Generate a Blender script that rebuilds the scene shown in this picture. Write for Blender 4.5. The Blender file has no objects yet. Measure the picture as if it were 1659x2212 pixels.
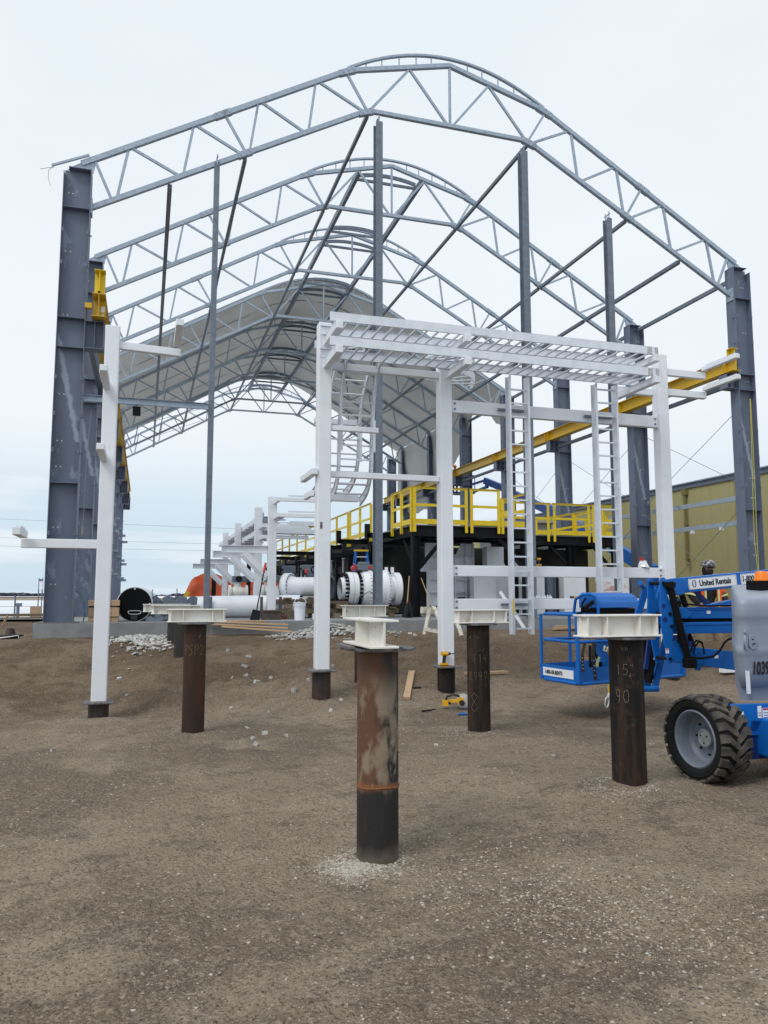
import bpy, math, random
from mathutils import Vector, Matrix, noise
random.seed(7)
sc = bpy.context.scene
COL = sc.collection
R = math.radians

# ---------------------------------------------------------------- camera
PITCH, YAW, EYE = 6.156, 17.11, 1.65
cam = bpy.data.cameras.new('camera'); camo = bpy.data.objects.new('camera', cam); COL.objects.link(camo)
cam.sensor_fit = 'HORIZONTAL'; cam.angle_x = 2 * math.atan(829.5 / 1673)
cam.clip_start = 0.05; cam.clip_end = 9000
camo.location = (0, 0, EYE); camo.rotation_euler = (R(90 + PITCH), 0, R(-YAW))
sc.camera = camo

# ---------------------------------------------------------------- world
SUN_EL, SUN_AZ = 50, 235          # azimuth clockwise from +Y
w = bpy.data.worlds.new('World'); sc.world = w; w.use_nodes = True
nt = w.node_tree; nt.nodes.clear(); N = nt.nodes.new; Lk = nt.links.new
out = N('ShaderNodeOutputWorld'); bg = N('ShaderNodeBackground'); Lk(bg.outputs[0], out.inputs[0])
sky = N('ShaderNodeTexSky'); sky.sky_type = 'NISHITA'; sky.sun_disc = False
sky.sun_elevation = R(SUN_EL); sky.sun_rotation = R(SUN_AZ); sky.air_density = 1.0; sky.dust_density = 1.5; sky.ozone_density = 1.5
bg.inputs[1].default_value = 0.1
tc = N('ShaderNodeTexCoord'); sep = N('ShaderNodeSeparateXYZ'); Lk(tc.outputs['Generated'], sep.inputs[0])
def mth(op, a, b=None, clamp=False):
    n = N('ShaderNodeMath'); n.operation = op; n.use_clamp = clamp
    for i, x in enumerate((a, b)):
        if x is None: continue
        if isinstance(x, (int, float)): n.inputs[i].default_value = x
        else: Lk(x, n.inputs[i])
    return n.outputs[0]
mp = N('ShaderNodeMapping'); mp.inputs['Scale'].default_value = (1.3, 1.3, 11); Lk(tc.outputs['Generated'], mp.inputs[0])
nz = N('ShaderNodeTexNoise'); nz.inputs['Scale'].default_value = 2.1; nz.inputs['Detail'].default_value = 5; Lk(mp.outputs[0], nz.inputs[0])
el = sep.outputs[2]
cover = N('ShaderNodeMapRange'); cover.interpolation_type = 'SMOOTHERSTEP'
cover.inputs['From Min'].default_value = 0.04; cover.inputs['From Max'].default_value = 0.24
cover.inputs['To Min'].default_value = 0.0; cover.inputs['To Max'].default_value = 1.0
Lk(el, cover.inputs[0])
streak = N('ShaderNodeMapRange'); streak.interpolation_type = 'SMOOTHSTEP'
streak.inputs['From Min'].default_value = 0.44; streak.inputs['From Max'].default_value = 0.60
Lk(nz.outputs[0], streak.inputs[0])
st = mth('MULTIPLY', streak.outputs[0], 0.80)
cov = mth('MAXIMUM', cover.outputs[0], st)
cov = mth('MULTIPLY', cov, 0.97)
# cloud brightness: a soft uneven deck
nz2 = N('ShaderNodeTexNoise'); nz2.inputs['Scale'].default_value = 1.6; nz2.inputs['Detail'].default_value = 4
mp2 = N('ShaderNodeMapping'); mp2.inputs['Scale'].default_value = (1, 1, 2.5); Lk(tc.outputs['Generated'], mp2.inputs[0]); Lk(mp2.outputs[0], nz2.inputs[0])
cr = N('ShaderNodeValToRGB'); Lk(nz2.outputs[0], cr.inputs[0])
cr.color_ramp.elements[0].position = 0.3; cr.color_ramp.elements[0].color = (7.75, 8.4, 9.0, 1)
cr.color_ramp.elements[1].position = 0.7; cr.color_ramp.elements[1].color = (8.45, 8.95, 9.4, 1)
gap = N('ShaderNodeMixRGB'); gap.inputs[0].default_value = 0.88; Lk(sky.outputs[0], gap.inputs[1]); gap.inputs[2].default_value = (6.3, 7.8, 8.9, 1)
mx = N('ShaderNodeMixRGB'); Lk(cov, mx.inputs[0]); Lk(gap.outputs[0], mx.inputs[1]); Lk(cr.outputs[0], mx.inputs[2])
Lk(mx.outputs[0], bg.inputs[0])

# ---------------------------------------------------------------- sun (overcast, very soft)
sl = bpy.data.lights.new('sun', 'SUN'); so = bpy.data.objects.new('sun', sl); COL.objects.link(so)
sl.energy = 1.5; sl.angle = R(24); sl.color = (1, 0.97, 0.93)
az = R(SUN_AZ); e_ = R(SUN_EL)
sd = Vector((math.sin(az) * math.cos(e_), math.cos(az) * math.cos(e_), math.sin(e_)))
so.rotation_euler = sd.to_track_quat('Z', 'Y').to_euler()

sc.view_settings.view_transform = 'Standard'; sc.view_settings.look = 'None'
sc.view_settings.exposure = 0.07; sc.view_settings.gamma = 1.0; sc.view_settings.use_curve_mapping = False

# ================================================================ helpers
MATR = {}
def V(*a): return Vector(a)
class MB:
    def __init__(s): s.v = []; s.f = []; s.sm = []
    def add(s, vs, fs, smooth=False):
        o = len(s.v); s.v += [Vector(x) for x in vs]
        for f in fs: s.f.append([o + i for i in f]); s.sm.append(smooth)
        return s
    def box(s, x0, x1, y0, y1, z0, z1):
        return s.add([(x0,y0,z0),(x1,y0,z0),(x1,y1,z0),(x0,y1,z0),(x0,y0,z1),(x1,y0,z1),(x1,y1,z1),(x0,y1,z1)],
                     [(0,3,2,1),(4,5,6,7),(0,1,5,4),(1,2,6,5),(2,3,7,6),(3,0,4,7)])
    def bar(s, p0, p1, wd, ht, up=(0, 0, 1), o=(0, 0), wd2=None, ht2=None):
        """box from p0 to p1; wd sideways, ht along up; o = offset (side, up)"""
        p0 = Vector(p0); p1 = Vector(p1); d = (p1 - p0).normalized(); up = Vector(up)
        if abs(d.dot(up)) > 0.999: up = Vector((0, 1, 0))
        sd_ = d.cross(up).normalized(); u = sd_.cross(d).normalized()
        off = sd_ * o[0] + u * o[1]; vs = []
        for p, a, b in ((p0, wd, ht), (p1, wd2 or wd, ht2 or ht)):
            for i, j in ((-1,-1),(1,-1),(1,1),(-1,1)): vs.append(p + off + sd_ * i * a / 2 + u * j * b / 2)
        return s.add(vs, [(3,2,1,0),(4,5,6,7),(0,1,5,4),(1,2,6,5),(2,3,7,6),(3,0,4,7)])
    def ibeam(s, p0, p1, d, b, tf=.014, tw=.01, up=(0, 0, 1)):
        s.bar(p0, p1, b, tf, up, (0, d/2 - tf/2)); s.bar(p0, p1, b, tf, up, (0, -d/2 + tf/2))
        return s.bar(p0, p1, tw, d - 2*tf, up)
    def chan(s, p0, p1, d, b, t=.01, up=(0, 0, 1), side=1):
        s.bar(p0, p1, t, d, up); s.bar(p0, p1, b, t, up, (side*(b/2 + t/2), d/2 - t/2))
        return s.bar(p0, p1, b, t, up, (side*(b/2 + t/2), -d/2 + t/2))
    def tube(s, p0, p1, r, n=12, r2=None, caps=True):
        p0 = Vector(p0); p1 = Vector(p1); d = (p1 - p0).normalized()
        a = d.orthogonal().normalized(); b = d.cross(a); r2 = r if r2 is None else r2; vs = []
        for p, q in ((p0, r), (p1, r2)):
            for i in range(n):
                t = 2*math.pi*i/n; vs.append(p + (a*math.cos(t) + b*math.sin(t))*q)
        s.add(vs, [(i, (i+1) % n, n + (i+1) % n, n + i) for i in range(n)], True)
        if caps: s.add(vs[:n], [tuple(range(n))[::-1]]); s.add(vs[n:], [tuple(range(n))])
        return s
    def path(s, pts, r, n=8, closed=False):
        pts = [Vector(p) for p in pts]; m = len(pts); vs = []; up = None
        for k in range(m):
            if closed: d = pts[(k+1) % m] - pts[k-1]
            else: d = pts[min(k+1, m-1)] - pts[max(k-1, 0)]
            d.normalize()
            if up is None: up = d.orthogonal().normalized()
            up = (up - d*up.dot(d)).normalized(); b = d.cross(up)
            rr = r[k] if isinstance(r, (list, tuple)) else r
            for i in range(n):
                t = 2*math.pi*i/n; vs.append(pts[k] + (up*math.cos(t) + b*math.sin(t))*rr)
        fs = []
        for k in range(m if closed else m-1):
            k2 = (k+1) % m
            for i in range(n): fs.append((k*n+i, k*n+(i+1) % n, k2*n+(i+1) % n, k2*n+i))
        s.add(vs, fs, True)
        if not closed: s.add(vs[:n], [tuple(range(n))[::-1]]); s.add(vs[-n:], [tuple(range(n))])
        return s
    def lathe(s, p, axis, prof, n=24, smooth=True):
        p = Vector(p); d = Vector(axis).normalized(); a = d.orthogonal().normalized(); b = d.cross(a)
        for k in range(len(prof)-1):
            (t0, r0), (t1, r1) = prof[k], prof[k+1]; vs = []
            for t, r in ((t0, r0), (t1, r1)):
                for i in range(n):
                    q = 2*math.pi*i/n; vs.append(p + d*t + (a*math.cos(q) + b*math.sin(q))*r)
            s.add(vs, [(i, (i+1) % n, n + (i+1) % n, n + i) for i in range(n)], smooth)
        return s
    def prism(s, pts, o, ex, ey, th, ez=None, hole=None):
        """extrude the 2-d outline pts (in ex, ey at o) by th along ez"""
        o = Vector(o); ex = Vector(ex); ey = Vector(ey); ez = Vector(ez) if ez else ex.cross(ey).normalized(); n = len(pts)
        vs = [o + ex*x + ey*y for x, y in pts] + [o + ex*x + ey*y + ez*th for x, y in pts]
        return s.add(vs, [tuple(range(n))[::-1], tuple(range(n, 2*n))] + [(i, (i+1) % n, n + (i+1) % n, n + i) for i in range(n)])
    def build(s, name, mat, parent=None, loc=None, local=False, bevel=0, kind=None, label=None):
        me = bpy.data.meshes.new(name)
        if parent is not None and not local: Mi = MATR[parent.name].inverted()
        elif loc is not None: Mi = Matrix.Translation(Vector(loc)).inverted()
        else: Mi = None
        vs = [Mi @ v for v in s.v] if Mi is not None else s.v
        me.from_pydata([tuple(v) for v in vs], [], s.f)
        me.polygons.foreach_set('use_smooth', s.sm); me.materials.append(mat); me.update()
        o = bpy.data.objects.new(name, me); COL.objects.link(o)
        if parent is not None: o.parent = parent; MATR[o.name] = MATR[parent.name]
        else:
            o.location = loc or (0, 0, 0); MATR[o.name] = Matrix.Translation(Vector(loc or (0, 0, 0)))
        if bevel:
            b = o.modifiers.new('b', 'BEVEL'); b.width = bevel; b.segments = 2; b.limit_method = 'ANGLE'; b.angle_limit = R(40)
        if kind: o['kind'] = kind
        if label: o['label'] = label
        return o
def thing(name, label, cat, loc=(0, 0, 0), group=None, rot=(0, 0, 0)):
    o = bpy.data.objects.new(name, None); COL.objects.link(o); o.empty_display_size = .2
    o.location = loc; o.rotation_euler = rot; o['label'] = label; o['category'] = cat
    if group: o['group'] = group
    from mathutils import Euler
    MATR[o.name] = Matrix.Translation(Vector(loc)) @ Euler(rot).to_matrix().to_4x4()
    return o
def tag(o, label, cat, group=None):
    o['label'] = label; o['category'] = cat
    if group: o['group'] = group
    return o
def single(mb, name, mat, loc, label, cat, group=None, bevel=0):
    return tag(mb.build(name, mat, loc=loc, bevel=bevel), label, cat, group)
def struct(mb, name, mat, loc=(0, 0, 0)):
    return mb.build(name, mat, loc=loc, kind='structure')
def dup(root, loc, label=None, group=None, rotz=None):
    r = root.copy(); COL.objects.link(r); r.location = loc
    if rotz is not None: r.rotation_euler = (0, 0, rotz)
    if label: r['label'] = label
    if group: r['group'] = group
    MATR[r.name] = Matrix.Translation(Vector(loc)) @ r.rotation_euler.to_matrix().to_4x4()
    for ch in list(root.children):
        c = ch.copy(); COL.objects.link(c); c.parent = r; MATR[c.name] = MATR[r.name]
        for g in list(ch.children):
            d = g.copy(); COL.objects.link(d); d.parent = c
    return r
def child_copy(src, parent, loc=(0, 0, 0), rot=None):
    c = src.copy(); COL.objects.link(c); c.parent = parent; c.location = loc
    if rot: c.rotation_euler = rot
    return c
def text_obj(body, size, mat, parent, origin, ex, ey, name='lettering', thick=0.0, sx=1.0, extr=.0012, align='LEFT'):
    """flat lettering at origin, running along ex with ey up (world vectors)"""
    cu = bpy.data.curves.new(name, 'FONT'); cu.body = body; cu.size = size; cu.extrude = extr; cu.offset = thick
    cu.align_x = align; cu.resolution_u = 3
    t = bpy.data.objects.new(name, cu); COL.objects.link(t)
    dg = bpy.context.evaluated_depsgraph_get(); me = bpy.data.meshes.new_from_object(t.evaluated_get(dg))
    bpy.data.objects.remove(t)
    ex = Vector(ex).normalized(); ey = Vector(ey).normalized(); ez = ex.cross(ey).normalized(); o = Vector(origin)
    Mi = MATR[parent.name].inverted()
    for v in me.vertices: v.co = Mi @ (o + ex*v.co.x*sx + ey*v.co.y + ez*v.co.z)
    me.materials.clear(); me.materials.append(mat); me.name = name
    ob = bpy.data.objects.new(name, me); COL.objects.link(ob); ob.parent = parent; MATR[ob.name] = MATR[parent.name]
    return ob

# ================================================================ materials
def mat(name, col, rough=.5, metal=0., layers=(), bump=None, spec=.5, transl=None, var=0.0, gloss=None):
    """layers: (scale(x,y,z), detail, lo, hi, colour, amount)"""
    m = bpy.data.materials.new(name); m.use_nodes = True; t = m.node_tree; n = t.nodes; l = t.links
    b = n['Principled BSDF']; b.inputs['Roughness'].default_value = rough; b.inputs['Metallic'].default_value = metal
    b.inputs['Specular IOR Level'].default_value = spec
    co = n.new('ShaderNodeTexCoord'); oi = n.new('ShaderNodeObjectInfo')
    ad = n.new('ShaderNodeVectorMath'); ad.operation = 'ADD'; l.new(co.outputs['Object'], ad.inputs[0])
    sc_ = n.new('ShaderNodeMath'); sc_.operation = 'MULTIPLY'; sc_.inputs[1].default_value = 37.; l.new(oi.outputs['Random'], sc_.inputs[0])
    l.new(sc_.outputs[0], ad.inputs[1])
    cur = n.new('ShaderNodeRGB'); cur.outputs[0].default_value = (*col, 1); cur = cur.outputs[0]
    for (s, det, lo, hi, c2, amt) in layers:
        mp_ = n.new('ShaderNodeMapping'); mp_.inputs['Scale'].default_value = s if isinstance(s, tuple) else (s, s, s); l.new(ad.outputs[0], mp_.inputs[0])
        z = n.new('ShaderNodeTexNoise'); z.inputs['Scale'].default_value = 1; z.inputs['Detail'].default_value = det; z.inputs['Roughness'].default_value = .6
        l.new(mp_.outputs[0], z.inputs[0])
        r = n.new('ShaderNodeMapRange'); r.inputs['From Min'].default_value = lo; r.inputs['From Max'].default_value = hi; r.inputs['To Max'].default_value = amt
        l.new(z.outputs[0], r.inputs[0])
        x = n.new('ShaderNodeMixRGB'); l.new(r.outputs[0], x.inputs[0]); l.new(cur, x.inputs[1]); x.inputs[2].default_value = (*c2, 1); cur = x.outputs[0]
    if var:
        hv = n.new('ShaderNodeHueSaturation'); r = n.new('ShaderNodeMapRange'); r.inputs['To Min'].default_value = 1-var; r.inputs['To Max'].default_value = 1+var
        l.new(oi.outputs['Random'], r.inputs[0]); l.new(r.outputs[0], hv.inputs['Value']); l.new(cur, hv.inputs['Color']); cur = hv.outputs[0]
    l.new(cur, b.inputs['Base Color'])
    if bump:
        z = n.new('ShaderNodeTexNoise'); z.inputs['Scale'].default_value = bump[0]; z.inputs['Detail'].default_value = 5; l.new(co.outputs['Object'], z.inputs[0])
        q = n.new('ShaderNodeBump'); q.inputs['Strength'].default_value = bump[1]; q.inputs['Distance'].default_value = bump[2] if len(bump) > 2 else .01
        l.new(z.outputs[0], q.inputs['Height']); l.new(q.outputs[0], b.inputs['Normal'])
    if transl:
        tr = n.new('ShaderNodeBsdfTranslucent'); l.new(cur, tr.inputs[0]); ms = n.new('ShaderNodeMixShader'); ms.inputs[0].default_value = transl
        l.new(b.outputs[0], ms.inputs[1]); l.new(tr.outputs[0], ms.inputs[2]); l.new(ms.outputs[0], n['Material Output'].inputs[0])
    return m
galv = mat('galvanised_steel', (.38, .45, .53), .5, .25, [(9, 3, .35, .65, (.25, .31, .39), .8), (45, 2, .45, .6, (.42, .50, .60), .5), ((3, 3, 1.2), 4, .62, .75, (.10, .12, .13), .55)], (60, .15, .003))
galvd = mat('dull_galvanised_steel', (.165, .20, .25), .55, .15, [(7, 4, .35, .7, (.095, .12, .155), .8), (50, 2, .5, .6, (.20, .25, .32), .4)], (60, .15, .003))
prim = mat('blue_grey_primer', (.13, .158, .225), .55, 0, [((1.2, 1.2, .5), 4, .45, .8, (.088, .113, .175), .8), ((2.6, 2.6, 1.4), 5, .69, .73, (.28, .34, .44), .5), (18, 4, .66, .8, (.14, .18, .27), .5)], (40, .1, .003))
white = mat('white_paint', (.78, .81, .86), .42, 0, [(2.5, 4, .45, .8, (.64, .67, .73), .6), ((14, 14, 3), 4, .68, .78, (.42, .38, .34), .5)], (120, .06, .002))
alum = mat('aluminium', (.74, .77, .82), .36, .45, [(6, 4, .4, .7, (.58, .61, .67), .7), (30, 3, .64, .74, (.42, .40, .38), .6)], (80, .1, .002))
cream = mat('off_white_enamel', (.80, .785, .74), .38, 0, [(4, 4, .45, .8, (.62, .59, .52), .6), (8, 6, .62, .72, (.42, .26, .13), .7), (11, 5, .66, .71, (.12, .06, .03), .9)], (90, .08, .002))
yellow = mat('yellow_paint', (.78, .57, .010), .42, 0, [(3, 4, .45, .8, (.52, .34, .01), .6), (22, 4, .68, .76, (.25, .16, .02), .6)], (60, .08, .003))
ochre = mat('yellow_girder_paint', (.62, .40, .02), .42, 0, [((3, .7, 3), 4, .4, .75, (.48, .29, .015), .7), (15, 4, .66, .76, (.24, .13, .02), .6)], (60, .08, .003))
blue = mat('blue_lift_paint', (.006, .13, .48), .38, 0, [(3, 4, .5, .8, (.003, .09, .42), .7), (26, 5, .66, .74, (.10, .12, .18), .6), ((5, 5, 9), 6, .60, .72, (.10, .10, .11), .35)], (60, .05, .002), spec=.3)
dblue = mat('dark_blue_paint', (.006, .03, .17), .45, 0, [(5, 4, .5, .8, (.004, .02, .10), .6)])
blackst = mat('black_steel', (.006, .007, .010), .6, 0, [(4, 4, .55, .8, (.018, .018, .022), .6)], spec=.22)
blackm = mat('black_matt', (.006, .006, .007), .85, 0, [(9, 4, .55, .8, (.016, .015, .014), .5)], spec=.15)
rub = mat('muddy_rubber', (.035, .032, .03), .85, 0, [(9, 5, .40, .62, (.12, .10, .08), .85)], (30, .5, .01))
rubside = mat('tyre_sidewall', (.010, .010, .011), .8, 0, [(10, 5, .60, .8, (.05, .043, .036), .6)], (30, .3, .006), spec=.2)
rim = mat('wheel_grey', (.17, .20, .25), .5, 0, [(8, 5, .5, .75, (.24, .24, .22), .6), (20, 4, .66, .76, (.07, .06, .05), .6)])
hoodm = mat('grey_hood_plastic', (.27, .31, .38), .42, 0, [(2, 4, .45, .8, (.22, .26, .33), .7), (25, 4, .66, .8, (.35, .37, .40), .5)], (50, .05, .002))
rust = mat('rusty_black_steel', (.016, .015, .016), .62, .0, [((7, 7, 1.1), 6, .42, .66, (.065, .028, .015), .9), ((16, 16, 4), 5, .58, .70, (.16, .065, .022), .7), ((5, 5, 5), 6, .66, .72, (.22, .18, .13), .55)], (70, .35, .006))
darkpile = mat('dark_mill_steel', (.011, .010, .010), .66, 0, [((9, 9, .8), 5, .44, .62, (.060, .032, .020), .85), (14, 6, .56, .70, (.085, .045, .028), .5), (22, 4, .66, .78, (.10, .08, .065), .4), ((3, 3, 2), 5, .6, .7, (.03, .024, .02), .7)], (70, .3, .005), spec=.22)
brownpile = mat('brown_mill_steel', (.035, .022, .018), .62, 0, [((8, 8, 1.0), 5, .42, .7, (.075, .034, .018), .9), (22, 4, .66, .78, (.13, .10, .08), .5)], (70, .3, .005), spec=.22)
plate = mat('bare_plate', (.16, .16, .17), .5, .2, [(12, 4, .45, .7, (.05, .045, .042), .9)], (70, .2, .004))
conc = mat('concrete', (.25, .26, .27), .85, 0, [(2.5, 5, .4, .7, (.17, .175, .18), .8), ((7, 7, 1.4), 4, .60, .70, (.38, .40, .43), .5), (60, 3, .6, .7, (.12, .12, .12), .5)], (45, .3, .01))
darkconc = mat('dark_concrete', (.022, .021, .018), .8, 0, [(.9, 5, .4, .7, (.055, .054, .047), .8), (5, 5, .6, .75, (.02, .019, .017), .6)], (25, .3, .01))  # near-black concrete tone with slightly paler blotches
wood = mat('raw_lumber', (.48, .33, .20), .75, 0, [((30, 3, 30), 4, .4, .7, (.34, .22, .12), .8)], (40, .3, .004), var=.25)
oldwood = mat('weathered_timber', (.22, .17, .12), .85, 0, [((20, 3, 20), 4, .4, .7, (.12, .09, .06), .8)], (30, .4, .006), var=.4)
paintwood = mat('worn_white_timber', (.60, .57, .50), .8, 0, [((8, 8, 8), 5, .5, .65, (.26, .20, .14), .8)], (30, .4, .006))
fab = mat('grey_roof_fabric', (.72, .72, .71), .7, 0, [(.35, 4, .4, .75, (.60, .60, .59), .7)], (1.2, .5, .12), transl=.36)
tarp = mat('orange_tarpaulin', (.62, .095, .025), .5, 0, [(1.2, 4, .4, .75, (.42, .06, .02), .7)], (2.2, .8, .15))
beige = mat('olive_cladding', (.40, .355, .165), .6, 0, [(.25, 4, .4, .75, (.36, .315, .145), .7), ((3, 3, .15), 3, .55, .8, (.30, .265, .12), .5)])
beigetrim = mat('olive_trim', (.20, .17, .06), .6)
redp = mat('red_plastic', (.50, .02, .02), .4)
orangep = mat('orange_lens', (.90, .22, .01), .25)
glass_clear = mat('clear_bottle', (.70, .72, .75), .15)
hiviz = mat('orange_vest', (.85, .13, .02), .8, 0, [(20, 3, .4, .7, (.70, .10, .02), .6)], (25, .5, .02))
lime = mat('reflective_tape', (.62, .68, .32), .5)
skin = mat('skin', (.28, .14, .09), .6)
denim = mat('dark_jacket', (.012, .012, .014), .9, 0, [(9, 4, .5, .8, (.03, .03, .03), .6)], (20, .5, .02))
khaki = mat('tan_trousers', (.30, .23, .15), .9, 0, [(8, 4, .4, .7, (.20, .15, .10), .8)], (14, .7, .03))
hatm = mat('camouflage_hard_hat', (.05, .05, .065), .3, 0, [(22, 3, .52, .58, (.55, .56, .58), .9), (35, 2, .62, .66, (.35, .30, .12), .9)])
wirem = mat('steel_cable', (.22, .22, .22), .5, .5)
ropem = mat('yellow_rope', (.62, .55, .05), .7)
strapm = mat('yellow_webbing', (.62, .42, .03), .8)
ltext = mat('black_lettering', (.015, .015, .02), .5)
navyt = mat('navy_print', (.01, .03, .16), .5)
greyt = mat('grey_print', (.20, .21, .30), .5)
labelm = mat('white_sticker', (.80, .82, .86), .4)
chalk = mat('chalk', (.27, .25, .20), .9, 0, [(60, 2, .5, .62, (.12, .10, .08), .9)])
chalkg = mat('grease_crayon', (.17, .155, .07), .9, 0, [(60, 2, .5, .62, (.08, .07, .05), .9)])
toolY = mat('tool_yellow', (.75, .40, .01), .4); toolK = mat('tool_black', (.02, .02, .02), .5)
stone = mat('pale_rubble', (.44, .43, .41), .9, 0, [(9, 4, .4, .7, (.36, .35, .34), .8)], (30, .5, .01), var=.2)
# ================================================================ ground
def sm(t): t = max(0., min(1., t)); return t*t*(3-2*t)
def terr(x, y):
    y0 = max(9.6, min(11.5, 11.5 - .62*(x + .56)))
    if x > 6: y0 = max(8.2, y0 - .12*(x-6))
    z = .72 * sm((y - y0) / 5.0) + .020 * max(0, min(x, 5)) * sm((y-1)/4) * (1 - .7*sm((y-6)/3))
    if x < -2.4: z *= 1 - .28 * sm((-2.4 - x) / 2.5) * sm((19.5 - y) / 3.5)
    if x < -2.0 and y > 17: z -= .55 * math.exp(-((x+4.4)/1.9)**2 - ((y-23)/2.6)**2)
    return min(z, .76)
PILES = [(1.47, 4.88), (3.75, 5.52), (.62, 9.97), (3.83, 8.62), (.66, 14.3), (3.25, 11.6), (.60, 16.3), (-.56, 11.5), (2.5, 11.13), (4.48, 11.2), (8.62, 11.2)]
def ground_z(x, y, fine=True):
    z = terr(x, y)
    z += .035 * noise.noise((x*.35, y*.35, 3.1)) + .020 * noise.noise((x*1.1, y*1.1, 7.7))
    b = sm((y-10.5)/2) * sm((19-y)/3); z += b * (.14*noise.noise((x*.7, y*.9, 11.)) + .10*abs(noise.noise((x*1.9, y*2.2, 12.))) + .03*noise.noise((x*4.5, y*5, 13.)))
    if fine:
        for c0, c1, c2 in ((-1.6, .10, .010), (-.05, .10, .010), (2.35, -.28, .05), (3.4, -.28, .05)):
            dxr = (x - (c0 + c1*y + c2*(y-6)**2)) / .13
            if abs(dxr) < 2.4: z -= .013*math.exp(-dxr*dxr)*(.7+.3*math.sin(y*34 + (3 if dxr > 0 else 0))) - .007*math.exp(-(abs(dxr)-1.5)**2*5)
        k = noise.noise((x*11, y*11, 4.2)); z += .011 * noise.noise((x*4.3, y*4.3, 1.7)) + .009 * k*abs(k)*2 + .0045 * noise.noise((x*27, y*27, 2.2))
    for px, py in PILES:
        d2 = (x-px)**2 + (y-py)**2
        if d2 < 1.8: z += (.02 if px == 3.75 or px == 1.47 else .022) * math.exp(-d2 / .09) + (.095 * math.exp(-d2 / .40) if px == 3.75 else 0) - (.045 * math.exp(-d2 / .40) if px == 1.47 else 0)
    return z
def spaced(segs):
    out_ = []
    for a, b, s in segs:
        n = max(1, int(round((b-a)/s))); out_ += [a + (b-a)*i/n for i in range(n)]
    return out_ + [segs[-1][1]]
xs = spaced([(-60, -12, 3), (-12, -4, .25), (-4, 7, .036), (7, 8.5, .08), (8.5, 20, .25), (20, 80, 4)])
ys = spaced([(-30, -2, 2), (-2, 2.4, .3), (2.4, 6.5, .03), (6.5, 10, .05), (10, 18.8, .09), (18.8, 32, .6), (32, 80, 4)])
gv = [(x, y, ground_z(x, y, -4 < x < 9 and 2 < y < 13)) for y in ys for x in xs]
nx = len(xs); gf = [(j*nx+i, j*nx+i+1, (j+1)*nx+i+1, (j+1)*nx+i) for j in range(len(ys)-1) for i in range(nx-1)]
dirt = mat('gravelly_dirt', (.245, .192, .140), .95, 0, [
    (.28, 5, .45, .55, (.160, .121, .086), .95), (.9, 6, .50, .60, (.31, .252, .188), .75), ((2.2, 3.6, 2), 7, .54, .66, (.125, .097, .074), .8),
    (11, 6, .55, .63, (.125, .097, .072), .6), (19, 5, .54, .62, (.32, .26, .19), .6), (46, 3, .59, .65, (.36, .30, .225), .6), (60, 3, .56, .62, (.070, .053, .040), .8), (100, 2, .58, .66, (.38, .32, .24), .6)],
    (34, 1.0, .05), spec=.2)
me = bpy.data.meshes.new('ground'); me.from_pydata(gv, [], gf); me.polygons.foreach_set('use_smooth', [True]*len(gf)); me.materials.append(dirt)
def bank_tint(m):
    # multiplies the dirt to a darker brown over the bank, with a ragged edge
    t = m.node_tree; n = t.nodes; l = t.links; b = n['Principled BSDF']; src = b.inputs['Base Color'].links[0].from_socket
    co = n.new('ShaderNodeTexCoord'); sp = n.new('ShaderNodeSeparateXYZ'); l.new(co.outputs['Object'], sp.inputs[0])
    z1 = n.new('ShaderNodeTexNoise'); z1.inputs['Scale'].default_value = .9; z1.inputs['Detail'].default_value = 6; l.new(co.outputs['Object'], z1.inputs[0])
    a = n.new('ShaderNodeMath'); a.operation = 'MULTIPLY_ADD'; a.inputs[1].default_value = 5.; l.new(z1.outputs[0], a.inputs[0]); l.new(sp.outputs[1], a.inputs[2])
    r = n.new('ShaderNodeMapRange'); r.inputs['From Min'].default_value = 13.3; r.inputs['From Max'].default_value = 15.0; r.inputs['To Max'].default_value = .85; l.new(a.outputs[0], r.inputs[0])
    x = n.new('ShaderNodeMixRGB'); x.blend_type = 'MULTIPLY'; l.new(r.outputs[0], x.inputs[0]); l.new(src, x.inputs[1]); x.inputs[2].default_value = (.66, .60, .54, 1); l.new(x.outputs[0], b.inputs['Base Color'])
bank_tint(dirt)
g = bpy.data.objects.new('ground', me); COL.objects.link(g); g['kind'] = 'structure'
snow = mat('snow', (.72, .76, .80), .8, 0, [((.05, .25, 1), 5, .52, .70, (.42, .40, .36), .6), ((.4, 1.6, 1), 5, .6, .75, (.35, .32, .27), .5)])
stub = mat('stubble', (.20, .15, .10), .9, 0, [(.1, 4, .4, .7, (.32, .27, .22), .8)])
struct(MB().add([(-4000, -4000, -.6), (4000, -4000, -.6), (4000, 6000, -.6), (-4000, 6000, -.6)], [(0, 1, 2, 3)]), 'snow_field', snow)
struct(MB().add([(-400, 31, .80), (-2.5, 31, .80), (-2.5, 60, .80), (60, 66, .80), (600, 66, .80), (3500, 5500, .80), (-3500, 5500, .80)], [(0, 1, 2, 3, 4, 5, 6)]), 'snow_bank', snow)
struct(MB().add([(-300, 150, .81), (300, 150, .81), (500, 290, .81), (-500, 290, .81)], [(0, 1, 2, 3)]), 'stubble_field', stub)
struct(MB().add([(-60, 66, .812), (30, 66, .812), (30, 67.5, .812), (-60, 67.5, .812)], [(0, 1, 2, 3)]), 'track', stub)
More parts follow.
